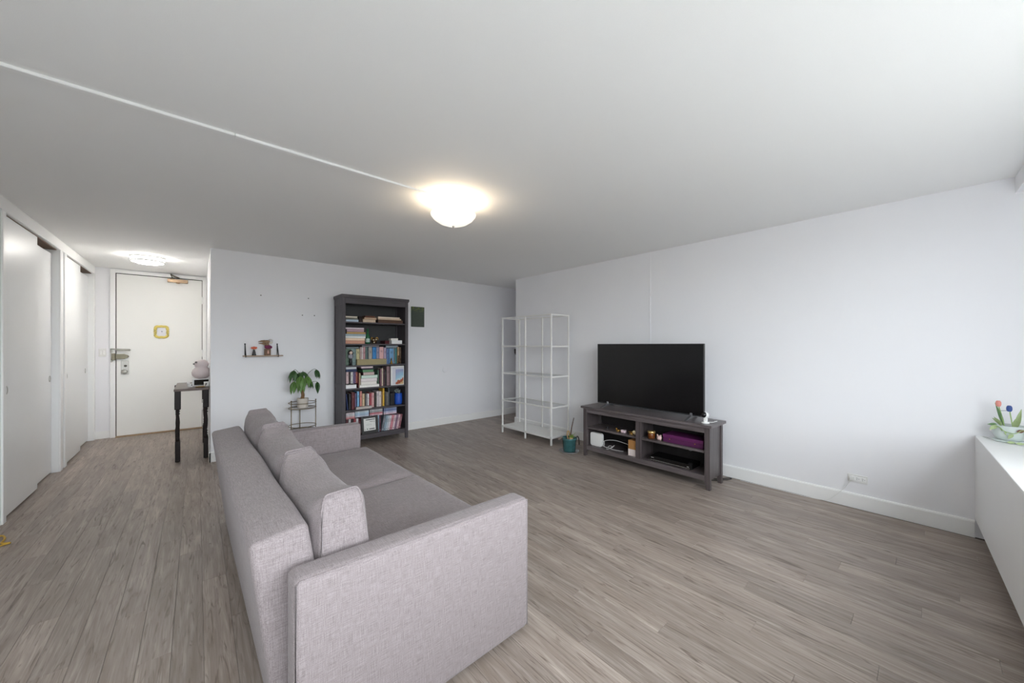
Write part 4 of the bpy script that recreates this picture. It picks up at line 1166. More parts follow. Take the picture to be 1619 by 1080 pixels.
# hub (x, y, z above pot base), heading, tilt down, size
leaves = [(-.100, -.02, .470, 3.5, .75, .165, 2.1, 0), (-.100, -.03, .335, 3.4, .95, .165, 1.7, 1), (-.035, -.06, .400, 4.3, .85, .175, 1.8, 1), (.0, -.01, .450, 5.6, .55, .150, 2.3, 0),
          (.035, -.06, .395, 5.2, .75, .150, 1.7, 1), (.150, -.02, .470, 5.5, .85, .130, 1.3, 0), (.155, -.04, .315, 5.1, 1.15, .150, 1.1, 0), (-.02, -.07, .330, 4.0, .80, .150, 1.6, 1), (.06, -.05, .350, 5.9, .80, .130, 1.6, 0), (-.03, .04, .430, 2.0, .5, .14, 1.8, 0)]
for (x_, y_, z_, hd, tl, sz, sp, mi) in leaves:
    o = obj('leaf', palm_leaf_bm(sz, sp, tl), [M_leaf if mi else M_leafdark], mp, loc=(x_, y_, z_))
    o.rotation_euler = (0, 0, hd)
    bm = NB(); tube(bm, spline([(0, 0, .235), (x_ * .35, y_ * .35, .235 + (z_ - .235) * .75), (x_ * .8, y_ * .8, z_ + .006), (x_, y_, z_)], 4), .0026, 6)
    obj('petiole', bm, M_leafdark, mp)

# ================================================================== HALL CONSOLE TABLE
ct = thing('console_table', 'narrow black table on turned legs in the entry hall', 'table', (-.040, 6.06, 0))
bm = NB(); box(bm, -.160, .150, -.475, .475, .805, .832, bev=.004, seg=2)
obj('tabletop', bm, mat('table_top_gloss', (82, 64, 56), rough=.30, vary=.15, scale=12, spec=.5), ct)
legprof = [(.026, .61), (.026, .598), (.014, .588), (.021, .576), (.011, .562), (.021, .548), (.012, .536), (.016, .50), (.019, .45), (.016, .38), (.012, .335), (.018, .322), (.011, .310), (.018, .297), (.012, .285), (.017, .27), (.021, .238)]
def tleg_bm():
    bm = NB()
    box(bm, -.027, .027, -.027, .027, .60, .806, bev=.003)
    lathe(bm, [(r, z) for r, z in reversed(legprof)], 16, caps=True)
    box(bm, -.022, .022, -.022, .022, .004, .238, bev=.003)
    lathe(bm, [(.016, 0), (.016, .006)], 12)
    return bm
for (x_, y_) in ((-.128, -.440), (.118, -.440), (-.156, .425), (.118, .435)):
    obj('leg', tleg_bm(), M_ebony, ct, loc=(x_, y_, 0))
# things on it
gz = .8325
gv = thing('vase', 'pale pink gourd shaped vase on the hall table', 'vase', (.040, 5.90, gz + .090))
bm = NB(); lathe(bm, [(.030, 0), (.060, .006), (.088, .040), (.094, .075), (.084, .11), (.060, .135), (.058, .142), (.066, .155), (.070, .180), (.058, .212), (.030, .230), (0, .233)], 32)
obj('body', bm, mat('pale_pink_glaze', (214, 202, 202), rough=.4, vary=.03), gv)
bm = NB(); ball(bm, (-.050, -.045, .200), .012); ball(bm, (-.07, -.04, .180), .010)
obj('bead', bm, mat('grey_bead', (110, 108, 108), rough=.4), gv)
gb = thing('box', 'white open fronted box under the pink vase, hall table', 'box', (.040, 5.90, gz))
bm = NB(); box(bm, -.085, .085, -.07, .07, .078, .089, bev=.002); box(bm, -.085, -.068, -.07, .07, 0, .078); box(bm, .068, .085, -.07, .07, 0, .078); box(bm, -.068, .068, -.07, .07, 0, .010)
obj('body', bm, M_white, gb)
obj('dark_lining', B(-.068, .068, .03, .07, .010, .078), mat('dark_lining', (44, 38, 30), rough=.8), gb)
gc = thing('mug', 'little white mug with dark motif before the pink vase', 'mug', (.085, 5.715, gz))
bm = NB(); lathe(bm, [(.020, 0), (.024, .004), (.026, .060), (.023, .060), (.020, .008), (0, .008)], 24, caps=True)
obj('body', bm, M_white, gc)
bm = NB(); tube(bm, spline([(.024, 0, .048), (.042, 0, .042), (.042, 0, .022), (.024, 0, .014)], 5), .004, 8); obj('handle', bm, M_white, gc)
bm = NB(); ball(bm, (-.004, -.0245, .036), .009, .0025, .012); ball(bm, (-.010, -.023, .022), .005, .002, .008); obj('motif', bm, mat('grey_motif', (92, 88, 88), rough=.5), gc)
gf = thing('figurine', 'tiny white animal figurine at the front of the hall table', 'figurine', (-.060, 5.72, gz))
bm = NB(); ball(bm, (0, 0, .022), .028, .02, .022); ball(bm, (-.018, -.010, .044), .016); 
for sx_ in (-1, 1): ball(bm, (-.018 + sx_ * .010, -.008, .060), .005, .004, .009, 8, 6)
obj('body', bm, M_white, gf, smooth=True)
bm = NB(); ball(bm, (-.024, -.024, .046), .003); ball(bm, (-.012, -.025, .046), .003); ball(bm, (.012, -.018, .030), .007, .004, .006); obj('dark_spots', bm, M_black, gf)
gt = thing('tray', 'thin gold rimmed tray beside the white figurine', 'tray', (.030, 5.70, gz))
bm = NB(); lathe(bm, [(.045, 0), (.050, .002), (.056, .010), (.052, .010), (.046, .005), (0, .005)], 28, sx=.9, sy=.75)
obj('dish', bm, M_brass, gt)

# ================================================================== WHITE SHELF UNIT (metal and glass)
vs_ = thing('shelf_unit', 'white metal shelving unit with glass shelves by the television stand', 'shelf unit', (3.545, 3.295, 0), .008)
VW, VD, VH = 1.005, .350, 1.750
r_ = .0105
for y_ in (0, .5, VW):
    for x_ in (0, VD):
        obj('post', B(x_ - r_, x_ + r_, y_ - r_, y_ + r_, 0, VH, bev=.002), M_whitemetal, vs_)
for x_ in (0, VD):
    obj('top_rail', B(x_ - r_ * .8, x_ + r_ * .8, r_, VW - r_, VH - .018, VH, bev=.002), M_whitemetal, vs_)
for y_ in (0, VW):
    obj('top_rail', B(r_, VD - r_, y_ - r_ * .8, y_ + r_ * .8, VH - .018, VH, bev=.002), M_whitemetal, vs_)
M_glass = bpy.data.materials.new('shelf_glass'); M_glass.use_nodes = True
nt = M_glass.node_tree; nt.nodes.clear()
o_ = nt.nodes.new('ShaderNodeOutputMaterial'); t_ = nt.nodes.new('ShaderNodeBsdfTransparent'); g_ = nt.nodes.new('ShaderNodeBsdfGlossy'); fr_ = nt.nodes.new('ShaderNodeLayerWeight')
fr_.inputs[0].default_value = .5; g_.inputs['Roughness'].default_value = .03; t_.inputs['Color'].default_value = (.97, .98, .978, 1)
mx_ = nt.nodes.new('ShaderNodeMixShader'); pw_ = nt.nodes.new('ShaderNodeMath'); pw_.operation = 'POWER'; pw_.inputs[1].default_value = 4.0; ml_ = nt.nodes.new('ShaderNodeMath'); ml_.operation = 'MULTIPLY_ADD'; ml_.inputs[1].default_value = .55; ml_.inputs[2].default_value = .025
nt.links.new(fr_.outputs['Facing'], pw_.inputs[0]); nt.links.new(pw_.outputs[0], ml_.inputs[0]); nt.links.new(ml_.outputs[0], mx_.inputs[0]); nt.links.new(t_.outputs[0], mx_.inputs[1]); nt.links.new(g_.outputs[0], mx_.inputs[2]); nt.links.new(mx_.outputs[0], o_.inputs[0])
for z in (.505, .915, 1.325):
    for x_ in (0, VD):
        obj('shelf_rail', B(x_ - .006, x_ + .006, r_, VW - r_, z - .020, z, bev=.0015), M_whitemetal, vs_)
    for y_ in (0, VW):
        obj('shelf_rail', B(r_, VD - r_, y_ - .006, y_ + .006, z - .020, z, bev=.0015), M_whitemetal, vs_)
    obj('glass_shelf', B(.007, VD - .007, .013, VW - .013, z - .006, z - .001), M_glass, vs_)
bm = NB(); box(bm, -r_, VD + r_, -r_ * .9, VW + r_ * .9, .085, .112, bev=.002)
obj('bottom_shelf', bm, M_whitemetal, vs_)

# ================================================================== TELEVISION STAND
SX0, SX1, SY0, SY1, SH = 3.526, 3.845, 1.318, 2.752, .600
st = thing('television_stand', 'dark charcoal wood television stand with open cubbies', 'television stand', (SX0, SY0, 0))
SD, SW = SX1 - SX0, SY1 - SY0
bm = NB(); box(bm, -.022, SD + .024, -.022, SW + .024, .574, .600, bev=.004, seg=2)
obj('top', bm, M_stand_lit, st)
def leg_pts(sgn):        # tapers on its inner side near the floor
    return [(0, 0), (sgn * .030, 0), (sgn * .048, .080), (sgn * .048, .574), (0, .574)]
for y_, s in ((0, 1), (SW, -1)):
    for x_ in (0, SD - .04):
        bm = NB(); prism(bm, [(y_ + u, v) for u, v in leg_pts(s)], 'X', x_, x_ + .04, bev=.002, seg=1)
        obj('leg', bm, M_standz, st)
    ya = y_ + (.010 if s > 0 else -.032)
    bm = NB(); box(bm, .04, SD - .04, ya, ya + .022, .085, .574); obj('side_panel', bm, M_standz, st)
mid = .712
obj('divider', B(.004, .03, mid - .033, mid + .033, .130, .525, bev=.002), M_standz, st)
obj('divider_panel', B(.03, SD - .02, mid - .011, mid + .011, .130, .56), M_standz, st)
obj('top_rail', B(.003, .03, .048, SW - .048, .522, .574, bev=.0015), M_stand_lit, st)
obj('bottom_rail', B(.003, .03, .048, SW - .048, .080, .130, bev=.0015), M_stand_lit, st)
obj('bottom_board', B(.03, SD - .012, .032, SW - .032, .112, .130), M_stand_lit, st)
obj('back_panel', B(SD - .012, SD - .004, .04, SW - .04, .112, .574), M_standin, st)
for (a, b) in ((.032, mid - .011), (mid + .011, SW - .032)):
    obj('shelf', B(.018, SD - .012, a, b, .332, .352, bev=.0015), M_stand_lit, st)
bm = NB(); lathe(bm, [(.026, -.0105), (.026, -.016)], 24, M=Matrix.Translation((SD, .30, .27)) @ Matrix.Rotation(PI / 2, 4, 'Y'))
obj('cable_hole_disc', bm, mat('wall_seen_through', (188, 188, 192), rough=.7), st)  # pale disc in place of a cable hole, coloured as the wall behind

# television
TX, TY0, TY1, TZ0, TZ1 = 3.70, 1.436, 2.668, .632, 1.346
tv = thing('television', 'large flat black television switched off on the charcoal stand', 'television', (TX, (TY0 + TY1) / 2, SH + .0005))
hw = (TY1 - TY0) / 2; zb, zt = TZ0 - SH, TZ1 - SH
bm = NB(); box(bm, 0, .028, -hw, hw, zb, zt, bev=.003, seg=2); box(bm, .028, .062, -hw * .8, hw * .8, zb + .02, zt - .30, bev=.01)
obj('housing', bm, M_black, tv)
obj('screen', B(-.0012, .001, -hw + .007, hw - .007, zb + .014, zt - .007), M_screen, tv)
M_bez = mat('bezel_grey', (66, 66, 68), rough=.35, metal=.5)
bm = NB(); box(bm, -.002, .003, -hw, hw, zt - .006, zt); box(bm, -.002, .003, -hw, hw, zb, zb + .013); box(bm, -.002, .003, -hw, -hw + .006, zb + .013, zt - .006); box(bm, -.002, .003, hw - .006, hw, zb + .013, zt - .006)
obj('bezel', bm, M_bez, tv)
for y_ in (-.495, .475):
    bm = NB()
    prism(bm, [(-.135, 0), (-.130, .006), (-.010, .034), (-.004, .06), (.020, .06), (.026, .034), (.120, .006), (.125, 0), (.105, 0), (.012, .016), (-.112, 0)], 'Y', y_ - .012, y_ + .012, bev=.002, seg=1)
    obj('foot', bm, mat('tv_foot', (120, 120, 122), rough=.3, metal=.6), tv)
# webcam
wc = thing('camera', 'little white home camera with black lens on the stand corner', 'camera', (3.600, 1.385, SH + .0005))
bm = NB(); lathe(bm, [(.034, 0), (.036, .004), (.030, .010), (.008, .014), (.007, .016)], 28); obj('base', bm, M_white, wc)
bm = NB(); tube(bm, spline([(.004, 0, .010), (.006, 0, .030), (.010, 0, .045)], 4), .014, 12); box(bm, -.008, .020, -.016, .016, .012, .050, bev=.006, seg=2); obj('stem', bm, M_white, wc)
bm = NB(); ball(bm, (0, 0, .076), .030, .030, .031); obj('head', bm, M_white, wc)
bm = NB(); ball(bm, (-.014, .006, .079), .0245, .0265, .0275); obj('lens', bm, mat('lens_black', (12, 12, 13), rough=.1), wc)
bm = NB(); tube(bm, spline([(.02, -.01, .010), (.03, -.05, .012), (.07, -.075, .020), (.10, -.060, .012), (.14, -.03, .004)], 5), .0026, 6); obj('cable', bm, M_white, wc)

# things inside the stand (stand-local helper)
def S(x, y, z): return (SX0 + x, SY0 + y, z)
rt = thing('router', 'white rounded router standing in the lower cubby', 'router', S(.075, 1.290, .1305))
bm = NB(); pts = []
for (cx, cz, a0) in ((.055, .028, -90), (.055, .132, 0), (-.055, .132, 90), (-.055, .028, 180)):
    for k in range(6):
        a = math.radians(a0 + 18 * k); pts.append((cx + .026 * math.cos(a), cz + .026 * math.sin(a)))
prism(bm, pts, 'X', -.022, .022, bev=.004, seg=2)
obj('body', bm, M_white, rt, smooth=False)
bm = NB(); lathe(bm, [(.03, 0), (.032, .004), (.03, .006)], 20, sx=.6); obj('base', bm, M_white, rt)
rc = NB()
for pts in ([(.07, 1.20, .20), (.08, 1.15, .225), (.09, 1.05, .24), (.10, .93, .23), (.14, .88, .20), (.20, .86, .16)],
            [(.06, 1.20, .24), (.06, 1.19, .20), (.06, 1.19, .155), (.07, 1.15, .145), (.06, 1.08, .155), (.06, 1.04, .19), (.07, 1.10, .14), (.08, 1.02, .135), (.10, .95, .135)],
            [(.05, 1.19, .16), (.05, 1.13, .15), (.06, 1.10, .175), (.05, 1.06, .165), (.04, 1.12, .136), (.08, 1.16, .136)],
            [(.06, 1.215, .16), (.045, 1.17, .215), (.05, 1.17, .165), (.07, 1.21, .155)]):
    tube(rc, spline([S(*p) for p in pts], 6), .0024, 6)
tag(obj('cable_bundle', rc, M_white), 'tangled white cables beside the router in the stand', 'cable')
cb = thing('cardboard_box', 'upright box, brown cardboard above and white below, in the stand', 'box', S(.080, .800, .1305))
obj('body', B(-.05, .05, -.047, .047, .072, .168, bev=.002), mat('brown_card', (176, 126, 72), rough=.8, vary=.06), cb)
obj('white_sleeve', B(-.0508, .0508, -.0478, .0478, 0, .073, bev=.002), mat('white_card', (226, 214, 210), rough=.7, vary=.03), cb)
def shelf_item(name, label, cat, x, y): return thing(name, label, cat, S(x, y, .3525))
t1 = shelf_item('figurine', 'small gold bird figurine on the upper cubby board', 'figurine', .075, 1.005)
bm = NB(); ball(bm, (0, 0, .014), .016, .022, .013); ball(bm, (0, .018, .032), .009); tube(bm, [(0, .012, .020), (0, .018, .030)], .006); tube(bm, [(0, -.016, .016), (0, -.042, .020)], [.008, .002]); lathe(bm, [(.010, 0), (.008, .004)], 10)
obj('body', bm, M_gold, t1, smooth=True)
t2 = shelf_item('box', 'tiny pinkish white box beside the gold bird figurine', 'box', .080, .935)
obj('body', B(-.018, .018, -.026, .026, 0, .022, bev=.004), mat('pinkish_white', (224, 200, 206), rough=.5), t2)
obj('lid', B(-.019, .019, -.027, .027, .022, .030, bev=.003), mat('pinkish_white_lid', (232, 214, 218), rough=.5), t2)
t3 = shelf_item('ornament', 'gold shell ornament with cream disc near the stand divider', 'ornament', .075, .810)
bm = NB(); lathe(bm, [(.014, 0), (.018, .004), (.010, .012), (.024, .026), (.026, .030), (.012, .026)], 16, c=(0, .025, 0), sy=1.4); obj('shell', bm, M_gold, t3)
bm = NB(); lathe(bm, [(.024, -.005), (.026, 0), (.024, .005)], 24, M=Matrix.Translation((-.01, -.022, .028)) @ Matrix.Rotation(PI / 2 - .3, 4, 'Y')); obj('disc', bm, mat('cream_disc', (232, 216, 180), rough=.5), t3)
t4 = shelf_item('glass_ball', 'small dark glass ball in the upper corner of the cubby', 'ornament', .10, 1.16)
bm = NB(); ball(bm, (0, 0, .014), .014); obj('ball', bm, mat('dark_glass', (30, 30, 34), rough=.08), t4)
bm = NB(); lathe(bm, [(.009, 0), (.007, .003)], 12); obj('ring', bm, M_steel, t4)
jr = shelf_item('jar', 'amber glass jar with gold lid in the upper cubby', 'jar', .080, .605)
bm = NB(); lathe(bm, [(.030, 0), (.036, .004), (.037, .048), (.032, .058)], 28); obj('body', bm, mat('amber_glass', (112, 60, 22), rough=.12, vary=.15, spec=.7), jr)
bm = NB(); lathe(bm, [(.038, .058), (.039, .061), (.039, .076), (.037, .078), (0, .078)], 28); obj('lid', bm, mat('pale_gold_lid', (216, 182, 120), rough=.3, metal=.7), jr)
pg = shelf_item('figurine', 'pale pink rounded animal figurine beside the amber jar', 'figurine', .070, .513)
bm = NB(); ball(bm, (0, 0, .026), .022, .026, .025); ball(bm, (-.018, .002, .022), .011, .010, .009)
for s in (-1, 1): ball(bm, (-.006, s * .017, .050), .007, .007, .010, 10, 8); ball(bm, (0, s * .012, .006), .008, .008, .006, 8, 6)
obj('body', bm, mat('pale_pink_ceramic', (226, 196, 188), rough=.35), pg, smooth=True)
bm = NB(); ball(bm, (-.019, .009, .032), .003); ball(bm, (-.019, -.007, .032), .003); obj('eyes', bm, M_black, pg)
pb = shelf_item('box', 'wide purple gift box on the upper cubby board', 'box', .160, .275)
obj('body', B(-.10, .10, -.195, .195, 0, .055, bev=.002), mat('purple_card', (84, 30, 76), rough=.45, vary=.06), pb)
obj('lid', B(-.102, .102, -.197, .197, .045, .078, bev=.003), mat('purple_card_lid', (98, 34, 88), rough=.45, vary=.06), pb)
bm = NB(); ball(bm, (-.102, .125, .035), .004, .005, .005); ball(bm, (-.102, -.12, .035), .004, .005, .005); obj('stud', bm, M_gold, pb)
dv = thing('media_player', 'low black media player with silver front line in the stand', 'media player', S(.145, .395, .1305))
obj('body', B(-.10, .10, -.215, .215, .006, .052, bev=.003), mat('black_gloss', (14, 14, 15), rough=.15), dv)
obj('silver_line', B(-.1025, -.0995, -.200, .205, .012, .016), M_steel, dv)
bm = NB()
for y_ in (-.19, .19):
    for x_ in (-.08, .08): lathe(bm, [(.012, 0), (.012, .007)], 12, c=(x_, y_, 0))
obj('feet', bm, M_black, dv)
bm = NB(); box(bm, -.102, -.0998, .165, .195, .034, .040); box(bm, -.102, -.0998, -.19, -.17, .024, .030); obj('buttons', bm, mat('silver_button', (190, 190, 192), rough=.3, metal=.7), dv)

# floor cables at the stand's rear leg
bm = NB(); tube(bm, spline([(3.80, 1.42, .006), (3.88, 1.36, .006), (3.96, 1.31, .006), (4.005, 1.295, .007), (4.02, 1.31, .006), (3.97, 1.345, .006), (3.90, 1.39, .006), (3.82, 1.46, .006)], 6), .0042, 6)
tag(obj('power_cord', bm, M_black), 'black power cord looped on the floor behind the stand leg', 'cord')

# ================================================================== GREEN POT PLANT ON THE FLOOR
gp = thing('potted_plant', 'teal glazed pot with sprouting bulb and stick beside white shelves', 'plant', (3.520, 2.965, 0))
bm = NB(); lathe(bm, [(.098, 0), (.118, .004), (.126, .016), (.122, .017), (.112, .008), (0, .006)], 36); obj('saucer', bm, mat('clear_saucer', (138, 136, 136), rough=.15, vary=.03, spec=.8), gp)
bm = NB(); lathe(bm, [(.070, .008), (.076, .012), (.086, .150), (.094, .158), (.095, .176), (.088, .178), (.082, .160), (.078, .145), (0, .145)], 36)
obj('pot', bm, mat('teal_glaze', (54, 98, 100), rough=.25, vary=.5, scale=24, spec=.6), gp)
bm = NB(); lathe(bm, [(.080, .146), (.05, .152), (0, .155)], 24, caps=False); obj('soil', bm, M_soil, gp)
bm = NB(); tube(bm, [(.012, .0, .15), (.022, -.020, .30), (.034, -.045, .425)], [.0075, .0065, .0055], 8); obj('stick', bm, mat('brown_stick', (88, 66, 58), rough=.8), gp)
bm = NB()
tube(bm, spline([(.0, .02, .15), (-.004, .030, .20), (.0, .028, .245), (.008, .018, .250), (.012, .008, .225), (.010, .002, .16)], 5), .0085, 8)
obj('curled_shoot', bm, mat('yellow_brown_shoot', (170, 140, 92), rough=.6, vary=.25), gp)
for k, (hd, tl, ln) in enumerate(((4.4, -.9, .10), (5.4, -.8, .085), (3.6, -.95, .11), (.4, -1.1, .075), (5.0, -1.2, .12))):
    bm = NB(); leaflet(bm, ln, .018, Matrix.Rotation(hd, 4, 'Z') @ Matrix.Rotation(tl, 4, 'Y'), droop=.2)
    obj('leaf', bm, mat('lime_shoot', (138, 168, 74), rough=.5, vary=.2), gp, loc=(.016, -.018, .15))
bm = NB(); ball(bm, (.01, -.02, .162), .028, .026, .022); obj('bulb', bm, mat('bulb_skin', (192, 164, 118), rough=.6, vary=.2), gp)
bm = NB(); tube(bm, spline([(-.05, .03, .150), (-.085, .05, .180), (-.118, .06, .165), (-.135, .065, .172)], 5), [.009] * 16, 6); 
obj('dry_leaf', bm, mat('dry_grey_leaf', (120, 108, 100), rough=.8), gp)
bm = NB(); tube(bm, spline([(.055, -.05, .155), (.082, -.062, .190), (.100, -.07, .150), (.104, -.072, .08)], 5), [.007] * 16, 6); obj('dry_leaf', bm, mat('dark_dry_leaf', (48, 46, 42), rough=.7), gp)

# ================================================================== SILL PLANT
sp = thing('flower_bowl', 'pale green bowl of artificial tulips and trailing leaves on the window sill', 'planter', (3.955, -.330, .7075))
M_bowl = mat('pale_celadon', (206, 216, 213), rough=.35, vary=.03)
bm = NB(); lathe(bm, [(.050, 0), (.063, .003), (.068, .014), (.064, .015), (.05, .006), (0, .006)], 36); obj('saucer', bm, M_bowl, sp)
bm = NB(); lathe(bm, [(.040, .008), (.054, .018), (.066, .050), (.070, .104), (.072, .108), (.068, .108), (.064, .096), (0, .092)], 36); obj('bowl', bm, M_bowl, sp)
bm = NB(); lathe(bm, [(.064, .093), (0, .098)], 24, caps=False); obj('soil', bm, M_soil, sp)
M_stem = mat('light_stem', (150, 178, 110), rough=.5); M_lf = mat('pale_green_leaf', (160, 178, 128), rough=.5, vary=.22, scale=30)
M_lf2 = mat('mid_green_leaf', (104, 136, 92), rough=.5, vary=.2, scale=30)
U = Vector((-.083, -.9966, 0)); V = Vector((.9966, -.083, 0))     # along the window / towards the wall
def at(u, v, z): return tuple(U * (u * .74) + V * (v * .74) + Vector((0, 0, z)))
def tulip(u, v, z, m, name):
    c = Vector(at(u, v, z)); bm = NB()
    for k in range(6):
        a = k * PI / 3
        ball(bm, (c.x + .0045 * math.cos(a), c.y + .0045 * math.sin(a), c.z), .0085, .0085, .020, 10, 8)
    return obj(name, bm, m, sp, smooth=True)
bm = NB(); tube(bm, spline([at(-.022, -.02, .09), at(-.036, -.02, .16), at(-.052, -.02, .222)], 5), .0028, 6); obj('stem', bm, M_stem, sp)
tulip(-.055, -.02, .243, mat('salmon_petal', (228, 150, 138), rough=.5, vary=.1), 'salmon_tulip')
bm = NB(); tube(bm, spline([at(.020, -.02, .09), at(.012, -.02, .15), at(.004, -.02, .200)], 5), .0028, 6); obj('stem', bm, M_stem, sp)
o = tulip(.002, -.02, .216, mat('blue_petal', (58, 84, 150), rough=.5, vary=.2), 'blue_tulip')
bm = NB(); tube(bm, [at(-.044, -.02, .198), at(-.02, -.02, .201), at(.0, -.02, .202)], .0014, 5); obj('wire', bm, mat('grey_wire', (120, 124, 140), rough=.4), sp)
def blade(u, v, z, hd, tilt, ln, w, m, droop=.2, roll=1.15):
    bm = NB(); leaflet(bm, ln, w, Matrix.Rotation(hd, 4, 'Z') @ Matrix.Rotation(tilt, 4, 'Y') @ Matrix.Rotation(roll, 4, 'X'), droop=droop)
    o = obj('leaf', bm, m, sp, loc=at(u, v, z)); return o
HU = math.atan2(U.y, U.x)
blade(-.026, -.02, .10, HU + PI, -1.36, .150, .0085, M_lf2, .05)
blade(-.040, -.03, .10, HU + 2.9, -1.2, .062, .012, M_lf)
blade(.036, -.02, .09, HU + .2, -1.42, .130, .011, M_lf, .05)
blade(.026, -.03, .09, HU - .1, -1.40, .095, .013, M_lf)
blade(-.045, -.05, .115, HU + 2.8, -.9, .045, .013, M_lf)
blade(-.062, -.06, .108, HU + 3.3, -.15, .040, .010, M_lf2, .4)
for (u, v, z, ln, m, hh) in ((-.062, -.078, .104, .040, M_lf, 2.9), (-.044, -.088, .092, .034, M_lf, .4), (-.024, -.098, .072, .034, M_lf, .5), (.024, -.098, .060, .038, M_lf, 3.4), (.080, -.066, .070, .040, M_lf, .3), (.092, -.050, .090, .036, M_lf2, .2)):
    blade(u, v, z, HU + hh, .75, ln, ln * .30, m, .35, 1.3)
bm = NB(); tube(bm, spline([at(-.075, -.06, .105), at(-.05, -.092, .098), at(-.02, -.104, .075), at(.03, -.106, .068), at(.065, -.095, .09), at(.085, -.07, .08)], 6), .0022, 6); obj('vine', bm, M_stem, sp)
blade(.040, -.104, .078, HU + .3, -.5, .038, .010, mat('brown_leaf', (116, 80, 66), rough=.6, vary=.2), .3)
for (u, v, hd) in ((-.010, -.120, HU + .3), (.035, -.125, HU + .1), (.070, -.112, HU + .4)):
    blade(u, v, .010, hd, -.02, .036, .008, M_lf, .05)
bm = NB(); leaflet(bm, .045, .007, Matrix.Rotation(HU + PI + .2, 4, 'Z') @ Matrix.Rotation(-.2, 4, 'Y'), droop=-.1)
o = obj('fallen_leaf', bm, mat('dull_leaf', (120, 132, 108), rough=.6)); o.location = (3.955 + U.x * -.072 + V.x * .02, -.330 + U.y * -.072 + V.y * .02, .709)
tag(o, 'narrow fallen leaf lying on the sill beside the flower bowl', 'leaf')

# ================================================================== OUTLET WITH CHARGER
ou = thing('outlet', 'white double wall outlet above the baseboard near the window sill', 'outlet', (XR, .391, .2405))
obj('plate', B(-.006, 0, -.0595, .0595, -.032, .032, bev=.002), M_white, ou)
obj('socket_face', B(-.009, -.005, -.050, .034, -.0175, .0175, bev=.002), M_trim, ou)
bm = NB()
for yy in (-.030, .004):
    for dz, ln in ((-.006, .008), (.006, .010)): box(bm, -.0095, -.0086, yy - ln / 2, yy + ln / 2, dz - .0013, dz + .0013)
    lathe(bm, [(.0024, .0), (.0024, .0008)], 10, M=Matrix.Translation((-.0094, yy - .012, 0)) @ Matrix.Rotation(PI / 2, 4, 'Y'))
obj('slots', bm, mat('slot_grey', (88, 88, 90), rough=.8), ou)
pl = thing('plug', 'white plug and thin cord in the wall outlet', 'plug', (XR - .0095, .425, .242))
obj('body', B(-.030, 0, -.014, .014, -.015, .013, bev=.004, seg=2), M_white, pl)
bm = NB(); tube(bm, spline([(-.026, .004, -.012), (-.028, .020, -.045), (-.022, .05, -.10), (-.024, .10, -.170), (-.030, .16, -.225), (-.030, .26, -.237), (-.034, .40, -.2375), (-.030, .60, -.2375), (-.040, .80, -.2375)], 6), .0022, 6); obj('cord', bm, M_white, pl)

# ================================================================== WALL AND CEILING RACEWAYS
rw = thing('cable_raceway', 'slim white cable raceway running across the ceiling to the lamp', 'raceway', (0, 2.398, CH))
obj('channel', B(XL, .149, -.016, .016, -.014, 0, bev=.003), M_trim, rw)
obj('channel', B(.151, 1.418, -.016, .016, -.014, 0, bev=.003), M_trim, rw)
r2 = thing('cable_raceway', 'thin white upright cable cover on the wall above the television', 'raceway', (XR, 2.190, 0))
obj('channel', B(-.004, 0, -.009, .009, .118, CH - .001, bev=.0015), M_wall, r2)
obj('end_cap', B(-.005, 0, -.010, .010, CH - .04, CH - .0005, bev=.0015), M_wall, r2)

# ================================================================== LAMPS
lm = thing('ceiling_lamp', 'semi flush ceiling lamp with white glass bowl, lit warm', 'ceiling lamp', (1.484, 2.398, CH))
bm = NB(); lathe(bm, [(0, -.032), (.050, -.030), (.066, -.022), (.078, -.010), (.081, 0)], 36); obj('canopy', bm, M_whitemetal, lm)
bm = NB(); lathe(bm, [(.036, -.03), (.030, -.05), (.028, -.075), (.012, -.08), (.006, -.085), (.006, -.198)], 24); obj('neck', bm, M_whitemetal, lm)
M_bowlglass = bpy.data.materials.new('lit_bowl_glass'); M_bowlglass.use_nodes = True
nt = M_bowlglass.node_tree; p = nt.nodes['Principled BSDF']
p.inputs['Base Color'].default_value = (.92, .88, .80, 1); p.inputs['Roughness'].default_value = .35
p.inputs['Emission Color'].default_value = (1.0, .93, .80, 1)
n_ = nt.nodes.new('ShaderNodeTexNoise'); n_.inputs['Scale'].default_value = 7; r3 = nt.nodes.new('ShaderNodeMapRange'); r3.inputs['To Min'].default_value = .48; r3.inputs['To Max'].default_value = .64
tc = nt.nodes.new('ShaderNodeTexCoord'); nt.links.new(tc.outputs['Object'], n_.inputs['Vector']); nt.links.new(n_.outputs['Fac'], r3.inputs['Value']); nt.links.new(r3.outputs[0], p.inputs['Emission Strength'])
bm = NB(); lathe(bm, [(.172, -.108), (.170, -.116), (.150, -.142), (.112, -.168), (.065, -.186), (.020, -.193), (0, -.194), (0, -.189), (.065, -.181), (.11, -.163), (.147, -.138), (.166, -.112)], 48, caps=False)
fs = bm.faces[:]
obj('glass_bowl', bm, M_bowlglass, lm)
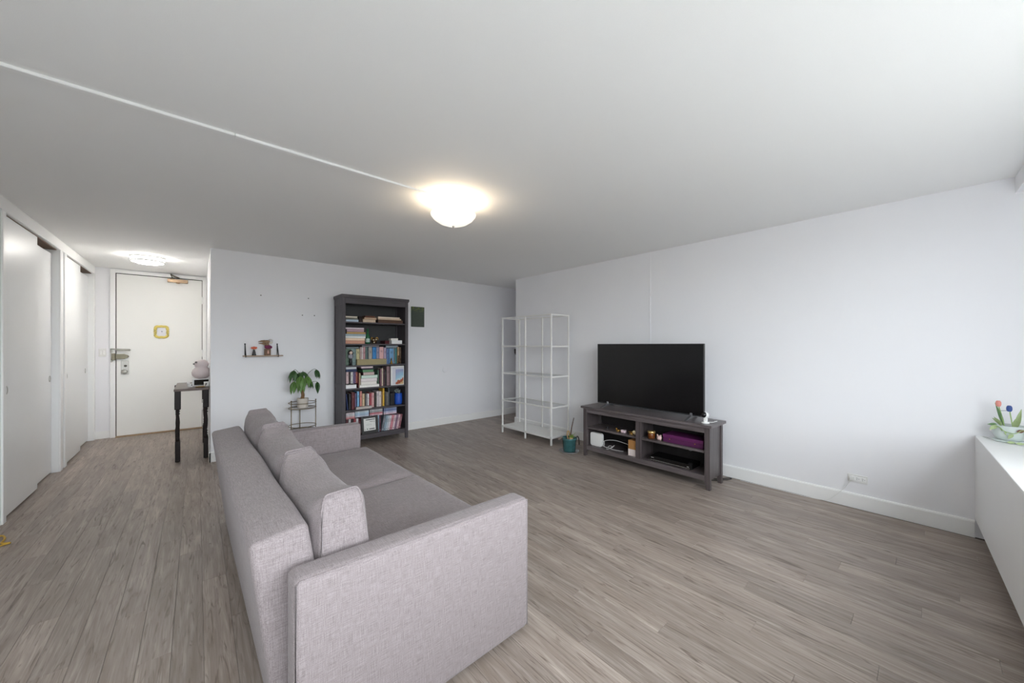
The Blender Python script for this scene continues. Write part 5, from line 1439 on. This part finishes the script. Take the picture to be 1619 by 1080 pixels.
bm = NB(); lathe(bm, [(0, -.212), (.006, -.208), (.010, -.200), (.006, -.194)], 16); obj('finial', bm, M_steel, lm)
for s in (-1, 1):
    bm = NB(); ball(bm, (s * .060, 0, -.095), .022, .022, .026); 
    p_b = mat('warm_bulb', (255, 240, 215), rough=.4, emit=(1.0, .80, .55), estr=8.0)
    obj('bulb', bm, p_b, lm)
    ld = bpy.data.lights.new('bulb_light', 'POINT'); ld.energy = MAIN_LAMP_POWER / 2; ld.color = (1.0, .84, .64); ld.shadow_soft_size = .03
    lo = bpy.data.objects.new('bulb_light', ld); COL.objects.link(lo); lo.location = (1.484 + s * .060, 2.398, CH - .085)

hl = thing('ceiling_lamp', 'round flush ceiling lamp with double white rings before entry door', 'ceiling lamp', (-.468, 6.44, CH))
bm = NB(); lathe(bm, [(.135, 0), (.135, -.030), (.128, -.070), (.10, -.084), (0, -.088)], 40)
obj('diffuser', bm, mat('lit_diffuser', (255, 255, 252), rough=.5, vary=.0, emit=(1.0, .97, .92), estr=HALL_LAMP_STRENGTH), hl)
for z, rr in ((-.012, .166), (-.060, .158)):
    bm = NB(); lathe(bm, [(rr - .012, z - .010), (rr, z - .010), (rr + .002, z), (rr, z + .010), (rr - .012, z + .010), (rr - .012, z - .010)], 48, caps=False)
    obj('ring', bm, M_whitemetal, hl)
bm = NB()
for k in range(4):
    a = PI / 4 + k * PI / 2; tube(bm, [(.156 * math.cos(a), .156 * math.sin(a), -.004), (.150 * math.cos(a), .150 * math.sin(a), -.06)], .006, 8)
obj('ring_post', bm, M_whitemetal, hl)

# yellow cord on the floor by the closet
bm = NB(); tube(bm, spline([(-1.085, 3.75, .006), (-1.04, 3.92, .006), (-.985, 4.02, .007), (-.945, 4.03, .010), (-.985, 4.055, .012), (-.99, 4.13, .012), (-1.02, 4.215, .010), (-1.055, 4.20, .008), (-1.04, 4.08, .006), (-.98, 3.97, .006), (-1.0, 3.82, .006)], 6), .0055, 6)
tag(obj('ribbon_cord', bm, mat('yellow_cord', (206, 166, 62), rough=.6)), 'yellow cord looped on the floor beside the closet wall', 'cord')
